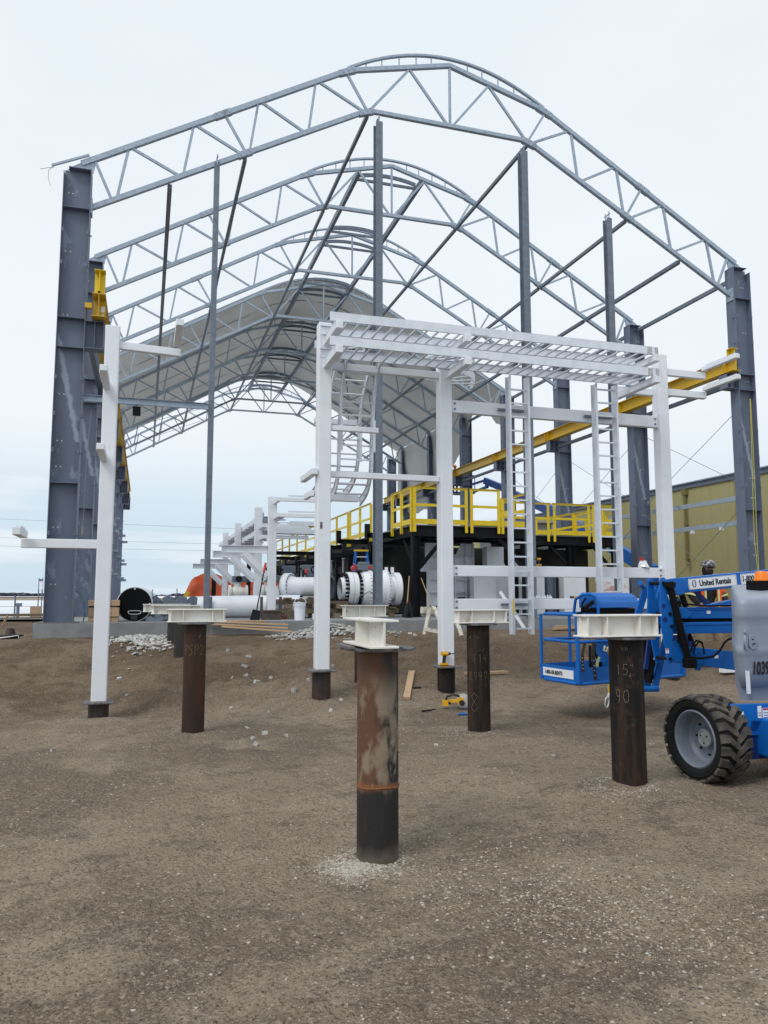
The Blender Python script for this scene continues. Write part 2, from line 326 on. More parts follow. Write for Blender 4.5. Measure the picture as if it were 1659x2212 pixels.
# pebbles (real stones lying on the dirt)
def pebble(mb, x, y, z, s, rnd=random):
    a = rnd.random()*6.28; ca, sa = math.cos(a), math.sin(a); l_ = s*(.8+rnd.random()*.6); w_ = s*(.6+rnd.random()*.5); h_ = s*(.35+rnd.random()*.35); o = len(mb.v)
    for dx, dy, dz in ((1,.1,0),(.2,1,.1),(-1,.15,0),(-.1,-1,-.05),(.15,.1,1),(-.45,.35,.75)):
        px_, py_ = dx*l_, dy*w_; mb.v.append((x + px_*ca - py_*sa, y + px_*sa + py_*ca, z + dz*h_))
    for f in ((0,1,4),(1,5,4),(1,2,5),(2,3,5),(3,4,5),(3,0,4)): mb.f.append([o+i for i in f]); mb.sm.append(False)
pm = [mat('pale_gravel', (.46, .425, .37), .9, 0, [(40, 1, .4, .6, (.33, .30, .25), .8)]), mat('tan_gravel', (.31, .245, .175), .9, 0, [(40, 1, .4, .6, (.225, .175, .125), .8)]), mat('dark_gravel', (.10, .078, .062), .9)]
pb = [MB(), MB(), MB()]
rs = random.Random(3)
def drop(x, y, s, k): pebble(pb[k], x, y, ground_z(x, y) - s*.12, s, rs)
for i in range(42000):
    y = 2.6 + 11.0 * rs.random()**1.35; x = -2.6 + (y*.62 + 2.2 + 2.6) * rs.random() + (y-3)*-.12
    dens = noise.noise((x*.8, y*.8, 5.)) + .35*noise.noise((x*3, y*3, 9.))
    if dens < .02 and rs.random() < .72: continue
    s = (.0030 + .0075 * rs.random()**4.0) * (1 + .04*y)
    drop(x, y, s, rs.choice((0, 1, 1, 1, 2)))
# gravelly patch to the right of the nearest pile, and heaps at the pile feet
for i in range(7000):
    t = rs.random(); cx_, cy_ = 1.75 + .9*t, 4.5 - 1.35*t
    x = cx_ + rs.gauss(0, .34); y = cy_ + rs.gauss(0, .42)
    drop(x, y, .003 + .010*rs.random()**3.2, rs.choice((0, 0, 1, 1, 2)))
for i in range(2600):
    a = rs.random()*6.283; r_ = abs(rs.gauss(0, .13)); x = 1.30 + math.cos(a)*r_*1.2; y = 4.76 + math.sin(a)*r_*.8
    if (x-1.46)**2 + (y-4.88)**2 > .0182: drop(x, y, .004 + .009*rs.random()**2, rs.choice((0, 0, 0, 0, 1)))
for (px, py), n_, sp in zip(PILES, (1200, 900, 300, 500, 150, 200, 60, 200, 400, 400, 60), (.11, .13, .14, .14, .14, .14, .1, .14, .17, .2, .1)):
    for i in range(n_):
        a = rs.random()*6.283; r_ = .15 + abs(rs.gauss(0, sp)); x = px + math.cos(a)*r_ - .10; y = py + math.sin(a)*r_ - .05
        drop(x, y, .003 + .007*rs.random()**2, rs.choice((0, 0, 0, 1)))
for b_, m_, nm in zip(pb, pm, ('pale_gravel', 'tan_gravel', 'dark_gravel')):
    b_.v = [Vector(v) for v in b_.v]; b_.build(nm, m_, kind='stuff')
# concrete foundation of the steel hall
fd = MB(); fd.box(-2.32, 18.3, 18.72, 56, .2, 1.035)
struct(fd, 'concrete_foundation', conc, (8, 37, .2)).modifiers.clear()
# rubble
def chunk(mb, c, s, rnd, flat=.5):
    a = rnd.random()*6.28; tl = Matrix.Rotation(a, 3, 'Z') @ Matrix.Rotation(rnd.uniform(-.6, .6), 3, 'X') @ Matrix.Rotation(rnd.uniform(-.4, .4), 3, 'Y')
    l_, w_, h_ = s*rnd.uniform(.7, 1.3), s*rnd.uniform(.5, .9), s*rnd.uniform(.2, .5)*flat*2; vs = []
    for k in (-1, 1):
        for i in range(5):
            t = 6.283*i/5 + rnd.uniform(-.3, .3); vs.append(Vector(c) + tl @ Vector((math.cos(t)*l_/2*rnd.uniform(.8, 1.1), math.sin(t)*w_/2*rnd.uniform(.8, 1.1), k*h_/2)))
    mb.add(vs, [(4,3,2,1,0), (5,6,7,8,9)] + [(i, (i+1) % 5, 5+(i+1) % 5, 5+i) for i in range(5)])
rr = random.Random(11)
r1 = MB()
for i in range(850):
    x = rr.gauss(-.02, .28); y = rr.gauss(16.6, .75); q = math.exp(-((x+.02)/.38)**2 - ((y-16.6)/.9)**2)
    chunk(r1, (x, y, ground_z(x, y, False) + rr.random()*.10*q + .02), rr.uniform(.03, .13), rr, .35)
o = r1.build('rubble_heap', stone, loc=(0, 16.6, .6), kind='stuff')
r2 = MB()
for i in range(900):
    x = rr.gauss(4.05, .55); y = 17.6 + rr.gauss(0, .5) - .5*abs(x-4); q = math.exp(-((x-4.1)/.6)**2 - ((y-17.6)/.6)**2)
    chunk(r2, (x, y, ground_z(x, y, False) + rr.random()*.26*q + .02), rr.uniform(.04, .14), rr, .35)
r2.build('rubble_heap', stone, loc=(4, 17.4, .6), kind='stuff')
def on_ground(px, py):          # a point of the bank seen at that pixel of the photograph is listed below in metres
    return (px, py, ground_z(px, py, False))
for k, (x, y, s) in enumerate([(1.45,14.1,.10),(1.75,13.6,.12),(1.38,12.7,.07),(1.62,13.0,.16),(1.60,12.75,.14),(1.72,12.3,.14),(1.95,12.4,.10),(2.3,13.1,.09),(2.15,11.5,.15),(1.22,11.3,.08),
    (1.7,10.9,.09),(1.3,10.1,.07),(1.45,9.6,.12),(1.27,9.35,.09),(1.65,9.25,.09),(1.25,8.95,.10),(2.45,11.9,.10),(2.60,11.5,.09),(2.75,11.0,.10),(2.5,10.6,.08),(3.9,7.0,.07),(2.9,9.4,.12),(3.05,8.0,.07),
    (-.35,13.4,.12),(-.2,12.6,.10),(3.0,12.6,.09),(3.3,12.2,.08),(3.5,13.0,.07),(-.9,9.2,.06),(-.75,15.2,.12)]):
    cb = MB(); z = ground_z(x, y); s *= .8; chunk(cb, (x, y, z+.006), s, rr, .8)
    single(cb, 'concrete_chip', stone, (x, y, z), 'small pale chip of broken concrete lying loose on the dirt', 'chip', 'loose concrete chips on the dirt bank')
# far trees, one mass
tr_ = MB(); rt = random.Random(5)
twig = mat('bare_far_trees', (.075, .075, .10), .9)
def clump(cx_, cy_, wd, ht, n_):
    for i in range(n_):
        x = cx_ + rt.uniform(-wd/2, wd/2); t = rt.random(); y = cy_ + rt.uniform(-8, 8); h = ht*(.65 + .35*noise.noise((x*.05, 1, 2)) )
        z = .8 + h*t; s = 1.6 + rt.random()*1.5; a = rt.random()*6.28
        p = [(x + s*math.cos(a+q), y + s*.6*math.sin(a*1.3+q), z + s*.5*math.sin(a+q*1.7)) for q in (0, 1.9, 3.8)]
        tr_.add(p, [(0, 1, 2)])
clump(-140, 880, 85, 4.2, 2600); clump(60, 900, 60, 3.2, 1500); clump(150, 930, 60, 3.8, 1500)
for x in range(-200, 560, 30): clump(x, 1100, 30, 2.0, 90)
tr_.build('distant_trees', twig, loc=(0, 900, .8), kind='stuff')
# ================================================================ the steel hall: eight frames
XC = 7.787; FY = [19 + 5.39*i for i in range(7)] + [19 + 5.39*6 + 3.27]
ORD = ['front', 'second', 'third', 'fourth', 'fifth', 'sixth', 'seventh', 'rearmost']
def tp(x):   # top chord z
    a = abs(x)
    return 16.56 - .775*a/2.958 if a < 2.958 else 15.785 - (a-2.958)*(15.785-12.10)/(9.343-2.958)
def bp(x):
    a = abs(x)
    return 14.74 if a < 2.398 else 14.74 - (a-2.398)*(14.74-10.895)/(9.31-2.398)
def P(x, z, Y=19.): return (XC + x, Y, z)
tr = thing('roof_truss', 'galvanised roof truss of the front frame, bare against the sky, nearest of the row', 'truss', (XC, 19, 12), 'roof trusses')
for s in (-1, 1):
    MB().bar(P(s*9.55, tp(9.55)), P(s*2.958, 15.785), .11, .125).build('top_chord', galv, tr)
    MB().bar(P(s*2.95, 15.785), P(0, 16.56), .11, .115).build('top_chord', galv, tr)
    MB().bar(P(s*9.32, 10.895), P(s*2.398, 14.74), .11, .115).build('bottom_chord', galv, tr)
    # bolted splice plates
    for (a, b, zz) in ((6.05, 6.45, tp), (2.75, 3.2, tp), (5.5, 5.85, bp), (2.25, 2.65, bp)):
        q = MB().bar(P(s*a, zz(a)), P(s*b, zz(b)), .135, .15)
        for k in range(6):
            t = (k+.5)/6; xx = a+(b-a)*t; q.tube((XC+s*xx, 18.92, zz(xx)+(.035 if k % 2 else -.035)), (XC+s*xx, 18.905, zz(xx)+(.035 if k % 2 else -.035)), .014, 6)
        q.build('splice_plate', galv, tr)
MB().bar(P(-2.39, 14.74), P(2.39, 14.74), .11, .105).build('bottom_chord', galv, tr)
tops = [9.30, 8.55, 7.03, 6.19, 5.36, 3.81, 3.0]
webs = [(9.25, 8.85), (8.50, 8.72), (8.42, 7.30), (6.97, 7.18), (6.90, 5.78), (6.19, 5.66), (5.36, 5.55), (5.26, 4.16), (3.85, 4.02), (3.74, 2.55), (3.0, 2.44), (1.2, 2.32), (1.2, .10)]
for s in (-1, 1):
    for a, b in webs:
        MB().bar(P(s*a, tp(a)-.05), P(s*b, bp(b)+.05), .062, .062, (0, 1, 0)).build('web_member', galv, tr)
MB().bar(P(0, 16.5), P(0, 14.79), .062, .062, (0, 1, 0)).build('web_member', galv, tr)
arc = MB(); apts = []
for i in range(25):
    t = -1 + 2*i/24; apts.append(P(t*2.958, 16.76 - .90*t*t))
for a, b in zip(apts[:-1], apts[1:]): arc.bar(a, b, .09, .06)
arc.build('crest_arch', galv, tr)
for s in (-1, 1):
    for a in (.55, 1.0, 1.5, 2.0, 2.45): MB().bar(P(s*a, tp(a)+.05), P(s*a, 16.74 - .90*(a/2.958)**2), .03, .03, (0, 1, 0)).build('arch_strut', galv, tr)
    g_ = MB(); ez = 11.78     # gusset on the column head
    g_.prism([(9.28, ez), (9.86, ez), (9.72, tp(9.72)+.02), (9.2, tp(9.2)+.04)], (XC, 18.985, 0), (s, 0, 0), (0, 0, 1), .03, (0, 1, 0))
    g_.build('end_gusset', galv, tr)
    q = MB(); q.box(XC+s*9.29-.02, XC+s*9.29+.02, 18.85, 19.15, 10.72, 11.10); q.build('end_plate', galv, tr)
trusses = [tr]
adj = ['', 'second from the front, no fabric on it', 'third from the front, last one before the fabric', 'fourth from the front, carrying the front edge of the grey fabric', 'fifth from the front, under the fabric',
       'sixth from the front, under the fabric', 'seventh from the front, under the far edge of the fabric', 'farthest of all, bare below the fabric edge']
for i in range(1, 8): trusses.append(dup(tr, (XC, FY[i], 12), 'galvanised roof truss, ' + adj[i]))
wire = MB(); wire.path([(-2.36, 19, 11.80), (-2.5, 19, 11.76), (-2.68, 19, 11.70)], .006, 4); wire.path([(-2.40, 19, 11.80), (-2.49, 19, 11.7), (-2.49, 19, 11.5), (-2.43, 19, 11.32)], .006, 4)
MB().bar((-1.60, 18.94, 12.20), (-2.42, 18.94, 11.80), .05, .05).build('eave_outrigger', galv, tr)
single(wire, 'loose_wire', wirem, (-2.1, 19, 11.9), 'loose wire end dangling off the top of the nearest left column', 'wire')

# ---- columns
def smear(m):
    """a diagonal streak of pale paint across the web, at its place on the column"""
    t = m.node_tree; n = t.nodes; l = t.links; b = n['Principled BSDF']; src = b.inputs['Base Color'].links[0].from_socket
    co = n.new('ShaderNodeTexCoord'); sp = n.new('ShaderNodeSeparateXYZ'); l.new(co.outputs['Object'], sp.inputs[0])
    def f(op, a, b_, c_=None, cl=False):
        q = n.new('ShaderNodeMath'); q.operation = op; q.use_clamp = cl
        for i, x in enumerate((a, b_, c_)):
            if x is None: continue
            if isinstance(x, (int, float)): q.inputs[i].default_value = x
            else: l.new(x, q.inputs[i])
        return q.outputs[0]
    z = f('SUBTRACT', sp.outputs[2], 4.15)                       # local z of the streak's foot (above the base)
    xx = f('SUBTRACT', .24, f('MULTIPLY', z, .215))              # streak leans outward as it rises
    nz_ = n.new('ShaderNodeTexNoise'); nz_.inputs['Scale'].default_value = 5; l.new(co.outputs['Object'], nz_.inputs[0])
    wob = f('MULTIPLY', f('SUBTRACT', nz_.outputs[0], .5), .16)
    d = f('ABSOLUTE', f('ADD', f('SUBTRACT', sp.outputs[0], xx), wob), 0)
    m1 = f('SUBTRACT', 1.0, f('DIVIDE', d, .075), None, True)
    m2 = f('MULTIPLY', f('MULTIPLY', f('GREATER_THAN', z, 0), f('LESS_THAN', z, 2.55)), .8)
    mk = f('MULTIPLY', f('MULTIPLY', m1, 1.7, None, True), m2)
    x = n.new('ShaderNodeMixRGB'); l.new(mk, x.inputs[0]); l.new(src, x.inputs[1]); x.inputs[2].default_value = (.34, .40, .50, 1); l.new(x.outputs[0], b.inputs['Base Color'])
primw = mat('primer_with_streak', (.13, .158, .225), .55, 0, [((1.2, 1.2, .5), 4, .45, .8, (.088, .113, .175), .8), ((2.8, 2.8, 1.6), 5, .61, .66, (.28, .34, .45), .55)], (40, .1, .003)); smear(primw)
def column(side, label):
    """built on the left with outer flange at x=-.31; the right one is its mirror image"""
    bx = XC + side*9.615; s = -side      # s: towards the hall
    c = thing('hall_column', label, 'column', (bx, 19, 1.035), 'steel columns of the hall')
    def X(a): return bx + s*a
    def bxx(m, a0, a1, y0, y1, z0, z1): m.box(min(X(a0), X(a1)), max(X(a0), X(a1)), y0, y1, z0, z1)
    m = MB(); bxx(m, -.294, .294, 18.993, 19.007, 1.06, 11.76); m.build('web', primw, c)
    m = MB(); bxx(m, .294, .31, 18.81, 19.19, 1.06, 11.76); m.build('inner_flange', prim, c)
    m = MB(); bxx(m, -.31, -.294, 18.81, 19.19, 1.06, 11.66); m.build('outer_flange', prim, c)
    m = MB(); bxx(m, -.20, .31, 18.81, 19.19, 11.762, 11.782); m.build('cap_plate', prim, c)
    m = MB(); bxx(m, -.42, .42, 18.74, 19.26, 1.035, 1.06); m.build('base_plate', plate, c)
    dz_ = .28 if side > 0 else 0
    for z in (10.78, 8.09+dz_, 7.38+dz_*1.8, 4.2):
        m = MB(); bxx(m, -.292, .292, 18.82, 18.991, z, z+.014); bxx(m, -.292, .292, 19.009, 19.18, z, z+.014)
        m.build('stiffener', prim, c)
    m = MB()
    for z in (10.15, 9.35, 6.6, 5.75, 4.9, 3.0):
        for a in (-.29, .26): bxx(m, a, a+.04, 18.78, 18.81, z, z+.10)
        bxx(m, .31, .37, 18.87, 18.90, z-.01, z+.01)
    m.build('clip', prim, c)
    m = MB()
    for z in (11.2, 9.75, 8.2, 6.3, 5.2, 4.6, 3.2, 2.85, 1.9):
        for a in (-.20, -.10): m.tube((X(a), 18.993, z), (X(a), 18.985, z), .016, 8)
    m.build('bolt', mat_bolt, c)
    # crane bracket
    k = MB(); k.box(min(X(.311), X(.72)), max(X(.311), X(.72)), 18.83, 19.17, 8.05, 8.075); k.box(min(X(.311), X(.72)), max(X(.311), X(.72)), 18.83, 19.17, 7.40, 7.42)
    k.box(min(X(.311), X(.72)), max(X(.311), X(.72)), 18.992, 19.008, 7.42, 8.05); k.box(X(.72)-.008, X(.72)+.008, 18.83, 19.17, 7.42, 8.05); k.box(X(.52)-.007, X(.52)+.007, 18.86, 18.99, 7.42, 8.05)
    for v in k.v: v.z = 7.40+dz_*1.8 + (v.z-7.40)*((.675+dz_-dz_*1.8)/.675)
    k.build('crane_bracket', prim, c)
    return c
mat_bolt = mat('bolt_heads', (.70, .70, .60), .4)
cl = column(-1, 'blue-grey steel column at the left front corner of the hall, widest of all')
cr_ = column(1, 'blue-grey steel column at the right front corner of the hall, with the yellow rope')
for i in range(1, 8):
    dup(cl, (XC-9.615, FY[i], 1.035), f'blue-grey column on the left side of the hall under the {ORD[i]} truss')
    dup(cr_, (XC+9.615, FY[i], 1.035), f'blue-grey column on the right side of the hall under the {ORD[i]} truss')
# ---- crane girders
for side in (-1, 1):
    gx = XC + side*(9.615-.60)
    t = thing('crane_girder', 'yellow crane runway girder along the %s side of the hall' % ('left' if side < 0 else 'right'), 'girder', (gx, 36, 8.1), 'crane runway girders')
    for i in range(7):
        y0, y1 = (18.55 if i == 0 else FY[i]+.004), FY[i+1]-.004
        gd = .42 if side > 0 else .555; gz_ = 8.375+gd/2 if side > 0 else 8.37
        m = MB(); m.ibeam((gx, y0, gz_), (gx, y1, gz_), gd, .30, .018, .012); m.build('girder_span', ochre, t)
        for yy in (FY[i]+.06, FY[i]+.25) if i else (18.95,): m = MB(); m.box(gx-.145, gx+.145, yy-.006, yy+.006, gz_-gd/2+.02, gz_+gd/2-.02); m.build('web_stiffener', ochre, t)
        MB().box(gx-.03, gx+.03, y0, y1, gz_+gd/2+.0005, gz_+gd/2+.05).build('rail', blackst, t)
    m = MB(); zt_ = gz_+gd/2; hs = .57 if side < 0 else .27; m.box(gx-.12, gx+.12, 18.80, 18.814, zt_+.051, zt_+hs); m.box(gx-.007, gx+.007, 18.60, 18.799, zt_+.051, zt_+hs); m.box(gx-.125, gx+.125, 18.59, 18.82, zt_+hs+.001, zt_+hs+.016); m.build('end_stop', yellow, t)
    m = MB(); m.box(gx+.03, gx+.12, 18.940, 18.943, 8.33, 8.47); m.box(gx+.05, gx+.11, 18.940, 18.943, 8.18, 8.28); m.build('sticker', labelm, t)
    if side < 0: m = MB(); m.box(gx-side*0-.30 if side < 0 else gx+.15, gx-.15 if side < 0 else gx+.30, 18.62, 18.76, 8.30, 8.42); m.build('tie_bracket', ochre, t)
# ---- purlins and struts running the length of the roof
def run(name, label, x, z, y0i, y1i, wd, ht, m_=galvd, grp='roof struts along the hall', up=(0, 0, 1)):
    t = thing(name, label, 'strut', (x, FY[y0i], z), grp)
    for i in range(y0i, y1i):
        MB().bar((x, FY[i]+.06, z), (x, FY[i+1]-.06, z), wd, ht, up).build('strut_span', m_, t)
    return t
for s, sn in ((-1, 'left'), (1, 'right')):
    run('roof_strut', f'dark strut joining the truss knees at the top of the {sn} roof slope', XC+s*2.40, 14.62, 0, 7, .09, .10)
    run('roof_strut', f'dark strut halfway up the {sn} roof slope between the bottom chords', XC+s*5.66, 12.82, 0, 7, .09, .10)
    run('roof_strut', f'dark strut low on the {sn} roof slope, near the columns', XC+s*7.50, 11.78, 0, 7, .11, .11)
    run('eave_strut', f'dark eave strut between the {sn} column heads', XC+s*9.75, 11.62, 0, 7, .10, .12)
    run('crest_beam', f'heavy beam under the {sn} half of the roof crest, starting at the second truss', XC+s*1.15, 16.22, 1, 7, .12, .22)
for i in range(1, 7):
    t = thing('crest_hoop', f'pair of low curved plates across the roof crest between the {ORD[i]} and {ORD[i+1]} trusses', 'hoop', (XC, FY[i]+2.6, 16.3), 'curved plates at the roof crest')
    for yy in (FY[i]+.6, FY[i+1]-.7):
        m = MB(); pp = []
        for k in range(9): q = -1+2*k/8; pp.append((XC+q*1.09, yy, 16.50-.14*q*q))
        for a, b in zip(pp[:-1], pp[1:]): m.bar(a, b, .05, .13)
        m.bar((XC-1.09, yy, 16.22), (XC+1.09, yy, 16.22), .06, .09)
        m.build('curved_plate', galvd, t)
# girts, side struts and cable bracing on both walls
def girt(label, p0, p1, d=.15, b=.06):
    m = MB(); m.chan(p0, p1, d, b, .006); single(m, 'wall_girt', galv, p0, label, 'girt', 'wall girts')
for i in (0, 1, 2):
    girt(f'upper galvanised wall girt between the {ORD[i]} and {ORD[i+1]} right columns', (XC+9.98, FY[i]+.2, 4.70), (XC+9.98, FY[i+1]-.2, 4.70))
    girt(f'lower galvanised wall girt between the {ORD[i]} and {ORD[i+1]} right columns', (XC+9.98, FY[i]+.2, 3.92), (XC+9.98, FY[i+1]-.2, 3.92))
cl_ = MB()
for yy in (20.6, 22.0, 23.3): cl_.box(XC+9.9, XC+10.0, yy-.04, yy+.04, 3.74, 3.84)
single(cl_, 'girt_tag', labelm, (XC+9.95, 22, 3.8), 'three white paper tags hanging under the lower girt in front of the olive wall', 'tag')
for s in (-1, 1):
    m = thing('crane_level_strut', 'dark strut running just below the %s crane girder' % ('left' if s < 0 else 'right'), 'strut', (XC+s*9.5, 19, 7.8), 'struts below the crane girders')
    for i in range(7): MB().bar((XC+s*9.28, FY[i]+.2, 7.9+(.2 if s > 0 else 0)), (XC+s*9.28, FY[i+1]-.2, 7.9+(.2 if s > 0 else 0)), .12, .12).build('strut_span', galvd, m)
def cable(label, p0, p1, r=.009):
    t = thing('brace_cable', label, 'cable', p0, 'cross bracing cables')
    MB().tube(p0, p1, r, 6).build('cable', wirem, t)
    d = (Vector(p1)-Vector(p0)).normalized(); a = Vector(p0)+d*.15
    m = MB(); m.path([a+Vector((0, math.cos(q), math.sin(q)))*.05 for q in [k*.785 for k in range(8)]], .012, 5, True); m.tube(a+d*.1, a+d*.45, .022, 6); m.build('turnbuckle', galv, t)
XR = XC+9.75
for i, (nm, nm2) in enumerate((('front', 'second'), ('second', 'third'), ('third', 'fourth'))):
    a, b = FY[i]+.15, FY[i+1]-.15
    cable(f'upper bracing cable rising away from the {nm} right column', (XR, a, 4.95), (XR, b, 7.55))
    cable(f'upper bracing cable falling from the {nm} towards the {nm2} right column', (XR, b, 4.95), (XR, a, 7.55))
    cable(f'lower bracing cable leaning from the {nm2} right column foot up towards the {nm} one', (XR, b, 1.2), (XR, a, 4.55))
    cable(f'lower bracing cable leaning from the {nm} right column foot up towards the {nm2} one', (XR, a, 1.2), (XR, b, 4.55))
for i in (5, 6):
    cable(f'thin bracing cable across the far {ORD[i]} bay of the roof', (XC-9, FY[i], 11.2), (XC-2.5, FY[i+1], 14.6), .012)
# wind posts of the front gable
def post(x, top, wd, dp, label, m_=galvd, z0=1.035):
    t = thing('gable_post', label, 'post', (x, 19, z0), 'gable posts')
    if dp > wd*1.05: MB().ibeam((x, 19, z0+.02), (x, 19, top), dp, wd, .016, .012, (0, 1, 0)).build('shaft', m_, t)
    else: MB().box(x-wd/2, x+wd/2, 19-dp/2, 19+dp/2, z0+.02, top).build('shaft', m_, t, bevel=.012)
    MB().box(x-wd*.9, x+wd*.9, 19-dp, 19+dp, z0, z0+.02).build('base_plate', plate, t)
    m = MB(); m.box(x-.012, x+.012, 18.90, 18.92, top-.1, top+.2); m.box(x-.012, x+.012, 19.08, 19.10, top-.1, top+.2); m.tube((x, 18.86, top+.12), (x, 19.14, top+.12), .02, 8); m.build('top_fork', galv, t)
    return t
post(1.42, 12.55, .135, .135, 'slim pale gable post left of centre, standing behind the pile scribbled PSP2')
post(5.68, 14.42, .19, .26, 'dark gable post nearest the middle, rising behind the frontmost rusty pile')
post(10.03, 14.35, .19, .26, 'dark gable post behind the taller left aluminium ladder')
post(12.78, 12.75, .17, .22, 'shorter dark gable post behind the right aluminium ladder')
girt('galvanised girt from the left front column to the slim gable post', (-1.50, 18.93, 6.22), (1.35, 18.93, 6.22), .15, .07)
m = MB(); m.box(-.40, -.22, 18.97, 19.03, 5.90, 6.12); single(m, 'junction_box', blackst, (-.3, 19, 5.9), 'small dark box hanging under the galvanised girt', 'box')
# ladders of girts on the left wall, seen edge on
for i in (2, 3, 4, 5, 6):
    for z, nm in ((2.6, 'low'), (3.6, 'middle'), (5.0, 'high')):
        m = MB(); m.chan((XC-9.28, FY[i]+.1, z), (XC-8.9, FY[i]+.1, z), .14, .05, .008); single(m, 'wall_stub', galv, (XC-9.28, FY[i], z), f'{nm} stub bracket on the inner face of the {ORD[i]} left column', 'bracket', 'stub brackets on the left columns')
# ---- roof fabric
ft = thing('roof_fabric', 'pale grey fabric roof skin stretched over the rear trusses', 'fabric roof', (XC, 45, 15))
def fabz(x):
    a = abs(x)
    if a < 2.958: return 16.82 - .90*(a/2.958)**2
    return 15.92 - (a-2.958)*(15.785-12.10)/(9.343-2.958)
prof = [-9.5 + 19.0*i/60 for i in range(61)]
def fabpatch(ya, yb, n, name, edge=False):
    vs = []; fs = []
    for j in range(n+1):
        t = j/n; y = ya + (yb-ya)*t; sag = .10*math.sin(math.pi*t)
        for x in prof:
            wv = .035*math.sin(9*t + x*2.1)*math.sin(math.pi*t) + .02*noise.noise((x*.9, y*.9, 2))
            vs.append((XC+x, y, fabz(x) - sag*(1 if abs(x) > 2.9 else .5) + wv))
    k = len(prof)
    for j in range(n):
        for i in range(k-1): fs.append((j*k+i, j*k+i+1, (j+1)*k+i+1, (j+1)*k+i))
    m = MB(); m.add(vs, fs, True); m.add([v - Vector((0, 0, .012)) for v in m.v[:len(vs)]], [f[::-1] for f in fs], True); m.build(name, fab, ft)
for i in range(3, 6): fabpatch(FY[i]-.05, FY[i+1], 10, 'fabric_panel')
for i in range(3, 7):
    for q in (.02, .5) if i < 6 else (.02,):
        y = FY[i] + q*5.39 + .04; m = MB(); pts = [(XC+x, y, fabz(x) - .035 - .10*math.sin(math.pi*q)*(1 if abs(x) > 2.9 else .5)) for x in prof]
        for a, b in zip(pts[:-1], pts[1:]): m.bar(a, b, .07, .012)
        m.build('fabric_seam', galvd, ft)
fabpatch(FY[6]-5.39+5.39, FY[6]+1.75, 6, 'fabric_panel')
# ragged skirt hanging down the right side
vs = []; fs = []; n = 60; rr2 = random.Random(4)
sk = [(35.0, 11.9, 11.3), (36.0, 11.8, 10.5), (36.8, 11.8, 10.7), (37.8, 11.7, 11.8), (40.0, 11.7, 11.8), (41.5, 11.7, 10.2), (46, 11.7, 7.4), (50, 11.7, 7.2), (53, 11.7, 7.8)]
for j in range(n+1):
    y = 35.0 + 18*j/n
    for q in range(len(sk)-1):
        if sk[q][0] <= y <= sk[q+1][0]: t = (y-sk[q][0])/(sk[q+1][0]-sk[q][0]); zt = 12.05; zb = sk[q][2] + t*(sk[q+1][2]-sk[q][2]); break
    zb += .15*noise.noise((y*.9, 0, 0)) + .05*rr2.uniform(-1, 1)
    for i in range(9):
        t = i/8; vs.append((XC+9.45 + .30*t**.6 + .14*noise.noise((y*.8, t*2.5, 1)), y, zt + (zb-zt)*t))
for j in range(n):
    for i in range(8): fs.append((j*9+i, (j+1)*9+i, (j+1)*9+i+1, j*9+i+1))
m = MB(); m.add(vs, fs, True); m.add([v + Vector((.012, 0, 0)) for v in m.v[:len(vs)]], [f[::-1] for f in fs], True); m.build('fabric_skirt', fab, ft)
